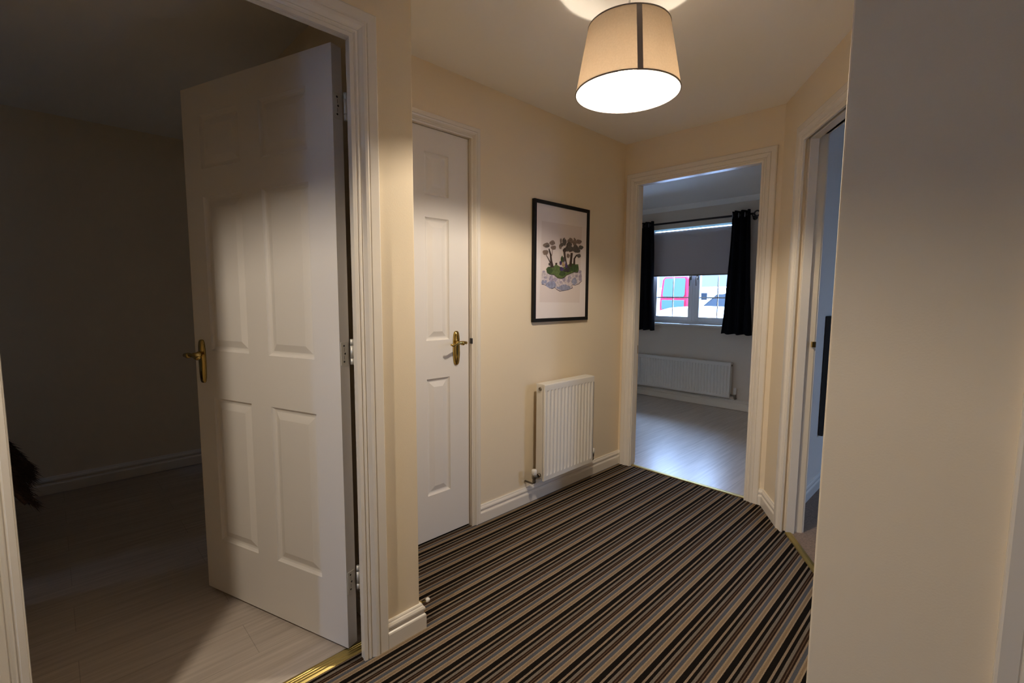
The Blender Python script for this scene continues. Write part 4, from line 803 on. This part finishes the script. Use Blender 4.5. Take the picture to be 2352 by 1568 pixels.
# ------------------------------------------------------------------ far window, blind, curtains
bm = B()
fy0, fy1 = 5.402, 5.458
a0, a1, z0, z1 = WX0 - .025, WX1 + .025, WZ0 - .018, WZ1 + .065
box(bm, a0, WX0 + .035, fy0, fy1, z0, z1); box(bm, WX1 - .035, a1, fy0, fy1, z0, z1); box(bm, WX0 + .035, WX1 - .035, fy0, fy1, z0, WZ0 + .03); box(bm, WX0 + .035, WX1 - .035, fy0, fy1, WZ1 + .02, z1)
xm = (WX0 + WX1) / 2
box(bm, xm - .018, xm + .018, fy0 - .004, fy1, WZ0 + .03, 1.90); box(bm, WX0 + .035, WX1 - .035, fy0, fy1, 1.90, 1.94)
win = struct('window_1', bm, M['upvc'], 'white casement window with a half lowered blind in the far room', 'window', bevel=.003)
for x0, x1, hs in ((WX0 + .037, xm - .019, 1), (xm + .019, WX1 - .037, -1)):
    bm = B(); s = .047; ya, yb = 5.395, 5.45; za, zb = WZ0 + .031, 1.899
    box(bm, x0, x0 + s, ya, yb, za, zb); box(bm, x1 - s, x1, ya, yb, za, zb); box(bm, x0 + s, x1 - s, ya, yb, za, za + s); box(bm, x0 + s, x1 - s, ya, yb, zb - s * .5, zb)
    sa = obj('sash', bm, M['upvc'], win, bevel=.003)
    bm = B(); gx = (x0 + x1) / 2
    box(bm, x0 + s, x1 - s, 5.418, 5.428, 1.206, 1.222); box(bm, x0 + s, x1 - s, 5.418, 5.428, 1.556, 1.572); box(bm, gx - .005, gx + .005, 5.418, 5.428, za + s, zb - s * .5)
    obj('glazing_bars', bm, M['upvc'], sa)
    bm = B(); box(bm, x0 + s - .003, x1 - s + .003, 5.421, 5.425, za + s - .003, zb - s * .5 + .003); obj('pane', bm, M['glass'], sa)
    hx = x1 - .022 if hs > 0 else x0 + .022
    bm = B(); box(bm, hx - .010, hx + .010, ya - .012, ya, 1.42, 1.485); tube(bm, [(hx, ya - .012, 1.455), (hx, ya - .032, 1.452), (hx, ya - .036, 1.435), (hx, ya - .036, 1.35)], [.008, .008, .008, .006], 10)
    obj('handle', bm, M['pewter'], sa)
bm = B(); box(bm, WX0 + .033, WX1 - .033, 5.428, 5.432, 1.938, WZ1 + .022); obj('added_top_pane', bm, M['glass'], win)  # top pane added so the strip over the blind is backlit without a break
bm = B(); box(bm, WX0 - .06, WX1 + .06, 5.235, 5.401, WZ0 - .028, WZ0 - .001)
struct('trim_12', bm, M['gloss'], 'white window sill below the far window', 'window sill', bevel=.006)

t = thing('roller_blind', (xm, 5.335, 1.965), 'grey roller blind pulled halfway down the far window', 'blind')
bm = B(); tube(bm, [(WX0 + .02, 5.345, 1.975), (WX1 - .02, 5.345, 1.975)], .020, 18); obj('roller', bm, M['blind'], t)
bm = B(); box(bm, WX0 + .028, WX1 - .028, 5.3240, 5.3252, 1.478, 1.970); obj('fabric', bm, M['blind'], t)
bm = B(); box(bm, WX0 + .028, WX1 - .028, 5.320, 5.329, 1.465, 1.480); obj('hem_bar', bm, M['grey_strip'], t, bevel=.002)
for x in (WX0 + .004, WX1 - .020):
    bm = B(); box(bm, x, x + .016, 5.325, 5.372, 1.945, 2.0195); obj('bracket', bm, M['white_plastic'], t)

PZ, PY = 2.072, 5.205
bm = B(); box(bm, WX0 + .02, WX1 - .02, 5.293, 5.300, 1.998, 2.0195)
o_ = obj('light_leak_strip', bm, M['leak_strip'], t); o_['label'] = 'pale translucent strip standing in for daylight leaking above the blind'
t = thing('curtain_pole', (-.6, PY, PZ), 'dark curtain pole with ring ends above the far window', 'curtain pole')
bm = B(); tube(bm, [(-1.36, PY, PZ), (.085, PY, PZ)], .011, 16); obj('pole', bm, M['pole'], t)
for x, s in ((.085, 1), (-1.36, -1)):
    bm = B(); R_ = .026; lathe(bm, [(R_ + .008 * math.cos(a), .008 * math.sin(a)) for a in (2 * PI * k / 10 for k in range(10))], (x + s * .034, PY, PZ), (0, 1, 0), 24, closed=True); obj('finial', bm, M['pole'], t)
for x in (.075, -1.345):
    bm = B(); tube(bm, [(x, 5.29, PZ - .03), (x, PY + .02, PZ - .03), (x, PY, PZ - .012)], .006, 8); lathe(bm, [(0, 0), (.024, 0), (.024, .006), (0, .006)], (x, 5.29, PZ - .03), (0, -1, 0), 16); obj('bracket', bm, M['pole'], t)

def curtain(x0t, x1t, x0b, x1b, zt, zb, folds, label):
    t = thing('curtain', ((x0t + x1t) / 2, PY, zt), label, 'curtain', 'black curtains at the far window')
    bm = B(); nu, nz = folds * 14, 22; g = []
    for j in range(nz + 1):
        v = j / nz; z = zt + (zb - zt) * v; row = []
        ee = v * v * .6 + v * .4
        xa = x0t + (x0b - x0t) * ee; xb = x1t + (x1b - x1t) * ee
        for i in range(nu + 1):
            u = i / nu
            amp = .036 * (1 - .25 * v) + .006 * math.sin(7 * u + 3 * v)
            y = PY + amp * math.sin(2 * PI * folds * u + .4 * math.sin(3 * v + u * 5))
            row.append(bm.verts.new((xa + (xb - xa) * (u + .012 * math.sin(9 * v + 12 * u)), y, z + (.004 * math.sin(2 * PI * folds * u) if j == nz else 0))))
        g.append(row)
    for j in range(nz):
        for i in range(nu):
            f = bm.faces.new([g[j][i], g[j][i + 1], g[j + 1][i + 1], g[j + 1][i]]); f.smooth = True
    o = obj('drape', bm, M['black_cloth'], t)
    s = o.modifiers.new('cloth', 'SOLIDIFY'); s.thickness = .003
    for k in range(folds * 2):
        u = (k + .5) / (folds * 2) - .5 / (folds * 2) + .02
        x = x0t + (x1t - x0t) * u
        bm = B(); lathe(bm, [(.022 + .004 * math.cos(a), .004 * math.sin(a)) for a in (2 * PI * q / 8 for q in range(8))], (x, PY, PZ), (1, .35, 0), 20, closed=True)
        e_ = obj('eyelet', bm, M['ring'], t)
    return t
curtain(-1.345, -1.02, -1.35, -.985, 2.112, .818, 4, 'black curtain drawn back to the left of the far window')
curtain(-.128, .058, -.190, .122, 2.118, .826, 3, 'black curtain flaring out to the right of the far window')

# ------------------------------------------------------------------ dark screen in the side room
t = thing('television', (1.15, 3.87, .73), 'dark flat screen on the pale wall beyond the right-hand doorway', 'screen')
bm = B(); box(bm, 1.152, 1.178, 3.41, 4.62, .356, 1.108); obj('casing', bm, M['tv_edge'], t, bevel=.003)
bm = B(); box(bm, 1.178, 1.1795, 3.418, 4.612, .372, 1.100); obj('screen_panel', bm, M['tv'], t)
# unseen high window invented to lift the dark room's ambient light
bm = B()
for a, b_, c0, c1 in ((-1.6, -1.57, 1.78, 2.02), (-1.33, -1.3, 1.78, 2.02), (-1.57, -1.33, 1.78, 1.81), (-1.57, -1.33, 1.99, 2.02)): box(bm, a, b_, -3.08, -3.03, c0, c1)
w3 = struct('window_3', bm, M['upvc'], 'unseen small high window added to give the dark room some daylight', 'window')
bm = B(); box(bm, -1.572, -1.328, -3.057, -3.053, 1.808, 1.992); obj('pane', bm, M['glass'], w3)
# out-of-view window put in to light the side room
bm = B()
for a, b_, c0, c1 in ((SY0, SY0 + .06, SZ0, SZ1), (SY1 - .06, SY1, SZ0, SZ1), (SY0 + .06, SY1 - .06, SZ0, SZ0 + .06), (SY0 + .06, SY1 - .06, SZ1 - .06, SZ1), (3.92, 3.98, SZ0 + .06, SZ1 - .06)):
    box(bm, 4.02, 4.08, a, b_, c0, c1)
w2 = struct('window_2', bm, M['upvc'], 'unseen white window added to light the side room', 'window')
bm = B(); box(bm, 4.048, 4.052, SY0 + .05, SY1 - .05, SZ0 + .05, SZ1 - .05); obj('pane', bm, M['glass'], w2)

# ------------------------------------------------------------------ bed and throw in the dark room
t = thing('bed', (-1.45, -1.15, 0), 'low bed in the dark room, mostly hidden by the door frame', 'bed')
bm = B(); box(bm, -1.95, -1.05, -2.1, -.32, .06, .30); obj('base', bm, M['bed_base'], t, bevel=.02)
bm = B(); box(bm, -1.94, -1.06, -2.09, -.33, .30, .49); obj('mattress', bm, M['mattress'], t, bevel=.05, bseg=4)
for x in (-1.88, -1.12):
    for y in (-2.03, -.39):
        bm = B(); tube(bm, [(x, y, 0), (x, y, .07)], [.022, .028], 12); obj('leg', bm, M['bed_base'], t)
bm = B(); nu, nv = 26, 22; g = []
def throw_pt(u, v):
    # u across the bed (x), v from the top over the end and down
    x = -1.75 + .72 * u
    if v < .45: y, z = -.62 + .35 * (v / .45), .515 + .006 * math.sin(9 * u)
    elif v < .6:
        a = (v - .45) / .15 * PI / 2; y, z = -.27 + .05 * math.sin(a), .465 + .05 * math.cos(a)
    else: y, z = -.22 + .10 * (v - .6) / .4 + .012 * math.sin(7 * u + 2 * v), .465 - (v - .6) / .4 * (.19 + .03 * math.sin(11 * u))
    return V((x, y, z))
for j in range(nv + 1):
    g.append([bm.verts.new(throw_pt(i / nu, j / nv)) for i in range(nu + 1)])
for j in range(nv):
    for i in range(nu): bm.faces.new([g[j][i], g[j][i + 1], g[j + 1][i + 1], g[j + 1][i]]).smooth = True
th = obj('fur_throw', bm, M['fur'], loc=(-1.4, -.2, .5)); tag(th, 'shaggy brown throw hanging off the bed end in the dark room', 'throw')
s = th.modifiers.new('pile', 'SOLIDIFY'); s.thickness = .012
bm = B()
for k in range(1500):
    u, v = random.random(), random.random() ** .6
    p = throw_pt(u, v); L = .035 + .04 * random.random()
    d = V((random.uniform(-.4, .4), random.uniform(.3, 1.0) if v > .45 else random.uniform(-.2, .8), random.uniform(-1.0, -.3) if v > .5 else random.uniform(-.1, .7))).normalized()
    sd = d.orthogonal().normalized() * .0022; s2 = d.cross(sd).normalized() * .0022
    q = [bm.verts.new(p + sd), bm.verts.new(p - sd * .5 + s2), bm.verts.new(p - sd * .5 - s2)]; tip = bm.verts.new(p + d * L + V((0, 0, -.012)))
    for a in range(3): bm.faces.new([q[a], q[(a + 1) % 3], tip])
    bm.faces.new(q[::-1])
fp = obj('fur_pile', bm, M['fur'], th); fp['kind'] = 'stuff'

# ------------------------------------------------------------------ outside
bm = B(); box(bm, -70, 40, 5.6, 110, -.25, -.15); box(bm, -30, 30, -40, -3.12, -.25, -.15); box(bm, 4.25, 40, -3.12, 5.6, -.25, -.15)
struct('ground', bm, M['asphalt'], 'grey road outside the far window', 'road')
# white car facing left
def car(loc, label):
    t = thing('car', loc, label, 'car')
    X, Y, Z = loc
    def sec(y, k):   # side outline, y across
        pts = [(-2.0, .32), (-2.08, .55), (-2.04, .80), (-1.90, .98), (-1.45, 1.10), (-.72, 1.155), (-.50, 1.17), (1.9, 1.12), (2.05, .95), (2.08, .55), (2.0, .30)]
        return [(X + a * (1 - .02 * k), Y + y, Z + b_ - (.05 * k if b_ > .9 else 0)) for a, b_ in pts]
    bm = B(); S = [sec(-.86, 1), sec(-.80, .35), sec(-.5, 0), sec(.5, 0), sec(.80, .35), sec(.86, 1)]
    R = [[bm.verts.new(p) for p in s] for s in S]
    n = len(R[0])
    for a in range(len(R) - 1):
        for k in range(n):
            f = bm.faces.new([R[a][k], R[a][(k + 1) % n], R[a + 1][(k + 1) % n], R[a + 1][k]]); f.smooth = True
    bm.faces.new(R[0]); bm.faces.new(R[-1][::-1])
    obj('body', bm, M['car_white'], t)
    # roof shell and pillars
    bm = B(); roof = [(-.28, 1.50), (.0, 1.555), (.9, 1.56), (1.55, 1.50)]
    RR = [[bm.verts.new((X + a, Y + y, Z + b_ - dz)) for a, b_ in roof] for y, dz in ((-.66, .05), (-.5, 0), (.5, 0), (.66, .05))]
    RB = [[bm.verts.new((X + a, Y + y, Z + b_ - dz - .03)) for a, b_ in roof] for y, dz in ((-.66, .05), (-.5, 0), (.5, 0), (.66, .05))]
    for a in range(3):
        for k in range(3):
            bm.faces.new([RR[a][k], RR[a][k + 1], RR[a + 1][k + 1], RR[a + 1][k]]); bm.faces.new([RB[a][k], RB[a + 1][k], RB[a + 1][k + 1], RB[a][k + 1]])
    for a in range(3):
        for k in (0, 3): bm.faces.new([RR[a][k], RR[a + 1][k], RB[a + 1][k], RB[a][k]])
    for a in (0, 3):
        for k in range(3): bm.faces.new([RR[a][k], RB[a][k], RB[a][k + 1], RR[a][k + 1]])
    for y in (-.70, .70):
        s = .96 if y > 0 else .96
        for (xa, za), (xb, zb) in (((-.62, 1.13), (-.26, 1.48)), ((.55, 1.13), (.6, 1.5)), ((1.75, 1.1), (1.5, 1.47))):
            tube(bm, [(X + xa, Y + y * 1.08, Z + za), (X + xb, Y + y * .95, Z + zb)], .026, 8)
    obj('roof', bm, M['car_white'], t)
    bm = B()
    lo = [(-.60, 1.14), (1.72, 1.11)]; hi = [(-.27, 1.485), (1.50, 1.47)]
    q = [[bm.verts.new((X + a, Y + y * s, Z + b_)) for (a, b_), s in ((lo[0], 1.06), (lo[1], 1.06), (hi[1], .93), (hi[0], .93))] for y in (-.70, .70)]
    bm.faces.new(q[0]); bm.faces.new(q[1][::-1])
    for k in range(4): bm.faces.new([q[0][k], q[0][(k + 1) % 4], q[1][(k + 1) % 4], q[1][k]])
    obj('windows', bm, M['car_glass'], t)
    for x in (-1.30, 1.28):
        for y in (-.80, .80):
            s = -1 if y < 0 else 1
            bm = B(); lathe(bm, [(.20, -.09), (.30, -.09), (.33, -.06), (.33, .06), (.30, .09), (.20, .09)], (X + x, Y + y, Z + .33), (0, 1, 0), 28, closed=True); w_ = obj('wheel', bm, M['tyre'], t)
            bm = B(); lathe(bm, [(0, .07), (.06, .085), (.19, .075), (.20, .05), (.2, -.05), (0, -.05)], (X + x, Y + y, Z + .33), (0, s, 0), 24); obj('hub', bm, M['hub'], w_)
    bm = B(); lathe(bm, [(0, 0), (.06, 0), (.11, .03), (.11, .06), (0, .06)], (X - .62, Y - .96, Z + 1.14), (0, 1, 0), 14); obj('wing_mirror', bm, M['car_white'], t)
    for ya in (-.78, .5):
        bm = B(); box(bm, X - 2.06, X - 1.86, Y + ya, Y + ya + .28, Z + .72, Z + .86); obj('headlight', bm, M['van_glass'], t, bevel=.03)
    return t
car((-2.60, 12.3, -.15), 'white car parked outside the far window')
# red van
def van(loc, label):
    t = thing('lorry', loc, label, 'lorry'); X, Y, Z = loc
    bm = B(); out = [(-.98, .35), (-1.0, .9), (-.98, 1.3), (-.93, 2.55), (-.78, 2.74), (.78, 2.74), (.93, 2.55), (.98, 1.3), (1.0, .9), (.98, .35)]
    R = []
    for y, s, dz in ((-1.0, .95, 0), (-.92, 1, 0), (.0, 1, 0), (.45, 1, 0), (.55, .97, -.04)):
        ring = []
        for a, b_ in out:
            z = b_
            if y == -1.0: z = .35 + (b_ - .35) * .985
            yy = y + (0 if y > -.5 else max(0, (b_ - 1.1)) * .14)
            ring.append(bm.verts.new((X + a * s, Y + yy, Z + z)))
        R.append(ring)
    n = len(out)
    for a in range(len(R) - 1):
        for k in range(n): bm.faces.new([R[a][k], R[a][(k + 1) % n], R[a + 1][(k + 1) % n], R[a + 1][k]]).smooth = False
    bm.faces.new(R[0]); bm.faces.new(R[-1][::-1])
    obj('body', bm, M['car_red'], t, bevel=.03)
    bm = B()
    pts = [(-.84, 1.52), (-.76, 1.40), (.76, 1.40), (.84, 1.52), (.80, 2.52), (.72, 2.64), (-.72, 2.64), (-.80, 2.52)]
    prism(bm, pts, lambda u, v, d: (X + u * .93, Y - 1.03 + max(0, (v - 1.1)) * .14 + d, Z + v), -.01, .03)
    ws = obj('windscreen', bm, M['van_glass'], t)
    bm = B(); prism(bm, [(-.05, 1.50), (.03, 1.50), (.04, 2.62), (-.04, 2.62)], lambda u, v, d: (X + u, Y - 1.03 + max(0, (v - 1.1)) * .14 + d, Z + v), -.025, -.011); obj('divider', bm, M['tv_edge'], ws)
    bm = B(); box(bm, X - .8, X + .8, Y - 1.06, Y - 1.02, Z + .55, Z + 1.18); obj('grille', bm, M['van_glass'], t, bevel=.02)
    for s in (-1, 1):
        bm = B(); box(bm, X + s * .99 - .008, X + s * .99 + .008, Y - .5, Y + .1, Z + 1.45, Z + 2.3); obj('side_window', bm, M['van_glass'], t)
    for x in (-.86, .86):
        for y in (-.15,):
            bm = B(); lathe(bm, [(0, -.1), (.30, -.1), (.35, -.06), (.35, .06), (.30, .1), (0, .1)], (X + x, Y + y, Z + .35), (1, 0, 0), 24); obj('wheel', bm, M['tyre'], t)
    return t
van((-13.25, 31.0, -.15), 'red lorry cab with a large windscreen behind the white car')
def house(loc, w, dp, eave, ridge, label):
    t = thing('house', loc, label, 'house', 'houses across the road'); X, Y, Z = loc
    bm = B(); box(bm, X - w / 2, X + w / 2, Y, Y + dp, Z, eave); obj('walls', bm, M['render'], t)
    bm = B(); o_ = .45
    prism(bm, [(Y - o_, eave - .12), (Y - o_, eave + .05), (Y + dp / 2, ridge), (Y + dp + o_, eave + .05), (Y + dp + o_, eave - .12)], lambda u, v, d: (d, u, v), X - w / 2 - .3, X + w / 2 + .3); obj('roof', bm, M['tiles'], t)
    bm = B(); box(bm, X - w / 2 - .3, X + w / 2 + .3, Y - o_ - .06, Y - o_ + .02, eave - .2, eave + .02); obj('gutter', bm, M['upvc'], t)
    for k in range(4):
        x = X - w / 2 + w * (k + .5) / 4
        bm = B(); box(bm, x - .55, x + .55, Y - .05, Y + .05, Z + .9, Z + 2.1); wn = obj('window', bm, M['upvc'], t)
        bm = B(); box(bm, x - .47, x + .47, Y - .06, Y - .05, Z + .98, Z + 2.02); obj('pane', bm, M['car_glass'], wn)
    return t
house((-24.0, 70, -.15), 12, 9, 2.75, 7.5, 'white bungalow with slate grey roof, right of the red lorry')
house((-38.5, 74, -.15), 13, 9, 2.75, 7.5, 'white bungalow with slate grey roof, left of the red lorry')

# ------------------------------------------------------------------ daylight
w = bpy.data.worlds.new('overcast'); scene.world = w; w.use_nodes = True
nt = w.node_tree; nt.nodes.clear()
wo = nt.nodes.new('ShaderNodeOutputWorld'); bg = nt.nodes.new('ShaderNodeBackground')
bg.inputs['Color'].default_value = (.46, .67, 1.12, 1)
# overcast sky: three times brighter overhead than at the horizon
tcw = nt.nodes.new('ShaderNodeTexCoord'); sx = nt.nodes.new('ShaderNodeSeparateXYZ'); mr = nt.nodes.new('ShaderNodeMapRange')
mr.inputs['From Min'].default_value = 0; mr.inputs['From Max'].default_value = 1; mr.inputs['To Min'].default_value = 20; mr.inputs['To Max'].default_value = 66
nt.links.new(tcw.outputs['Generated'], sx.inputs[0]); nt.links.new(sx.outputs['Z'], mr.inputs['Value']); nt.links.new(mr.outputs[0], bg.inputs['Strength'])
nt.links.new(bg.outputs[0], wo.inputs[0])
def portal(name, loc, rot, sx, sy):
    l = bpy.data.lights.new(name, 'AREA'); l.shape = 'RECTANGLE'; l.size = sx; l.size_y = sy; l.cycles.is_portal = True
    o = bpy.data.objects.new(name, l); COL.objects.link(o); o.location = loc; o.rotation_euler = rot
portal('portal_far_window', (xm, 5.47, 1.48), (-PI / 2, 0, 0), 1.2, 1.3)
portal('portal_side_window', (4.12, 3.9, 1.45), (0, PI / 2, 0), 1.0, .9)
portal('portal_dark_room', (-1.45, -3.12, 1.9), (PI / 2, 0, 0), .32, .26)
portal('portal_front_door', (1.135, -2.32, 1.1), (PI / 2, 0, 0), .2, 1.8)

# ------------------------------------------------------------------ camera
FPX, PITCH, ROLL, YAW = 1083.76, .0954, .0055, .7939
cam = bpy.data.cameras.new('camera'); co = bpy.data.objects.new('camera', cam); COL.objects.link(co)
cam.sensor_fit = 'HORIZONTAL'; cam.sensor_width = 36; cam.lens = FPX / 2352 * 36; cam.clip_start = .02; cam.clip_end = 300
fw = V((-math.sin(YAW) * math.cos(PITCH), math.cos(YAW) * math.cos(PITCH), -math.sin(PITCH)))
rt = V((math.cos(YAW), math.sin(YAW), 0)); up = rt.cross(fw)
r2 = rt * math.cos(ROLL) + up * math.sin(ROLL); u2 = up * math.cos(ROLL) - rt * math.sin(ROLL)
co.matrix_world = Matrix(((r2.x, u2.x, -fw.x, 1.8696), (r2.y, u2.y, -fw.y, 0), (r2.z, u2.z, -fw.z, 1.2178), (0, 0, 0, 1)))
scene.camera = co

for o in COL.objects:
    if '_base' in o: del o['_base']

vs = scene.view_settings
vs.view_transform = 'Standard'; vs.look = 'None'; vs.exposure = 0; vs.gamma = 1; vs.use_curve_mapping = False
cy = scene.cycles
cy.max_bounces = 14; cy.diffuse_bounces = 8; cy.glossy_bounces = 4; cy.transmission_bounces = 8; cy.transparent_max_bounces = 12
cy.sample_clamp_indirect = 8; cy.caustics_reflective = False; cy.caustics_refractive = False
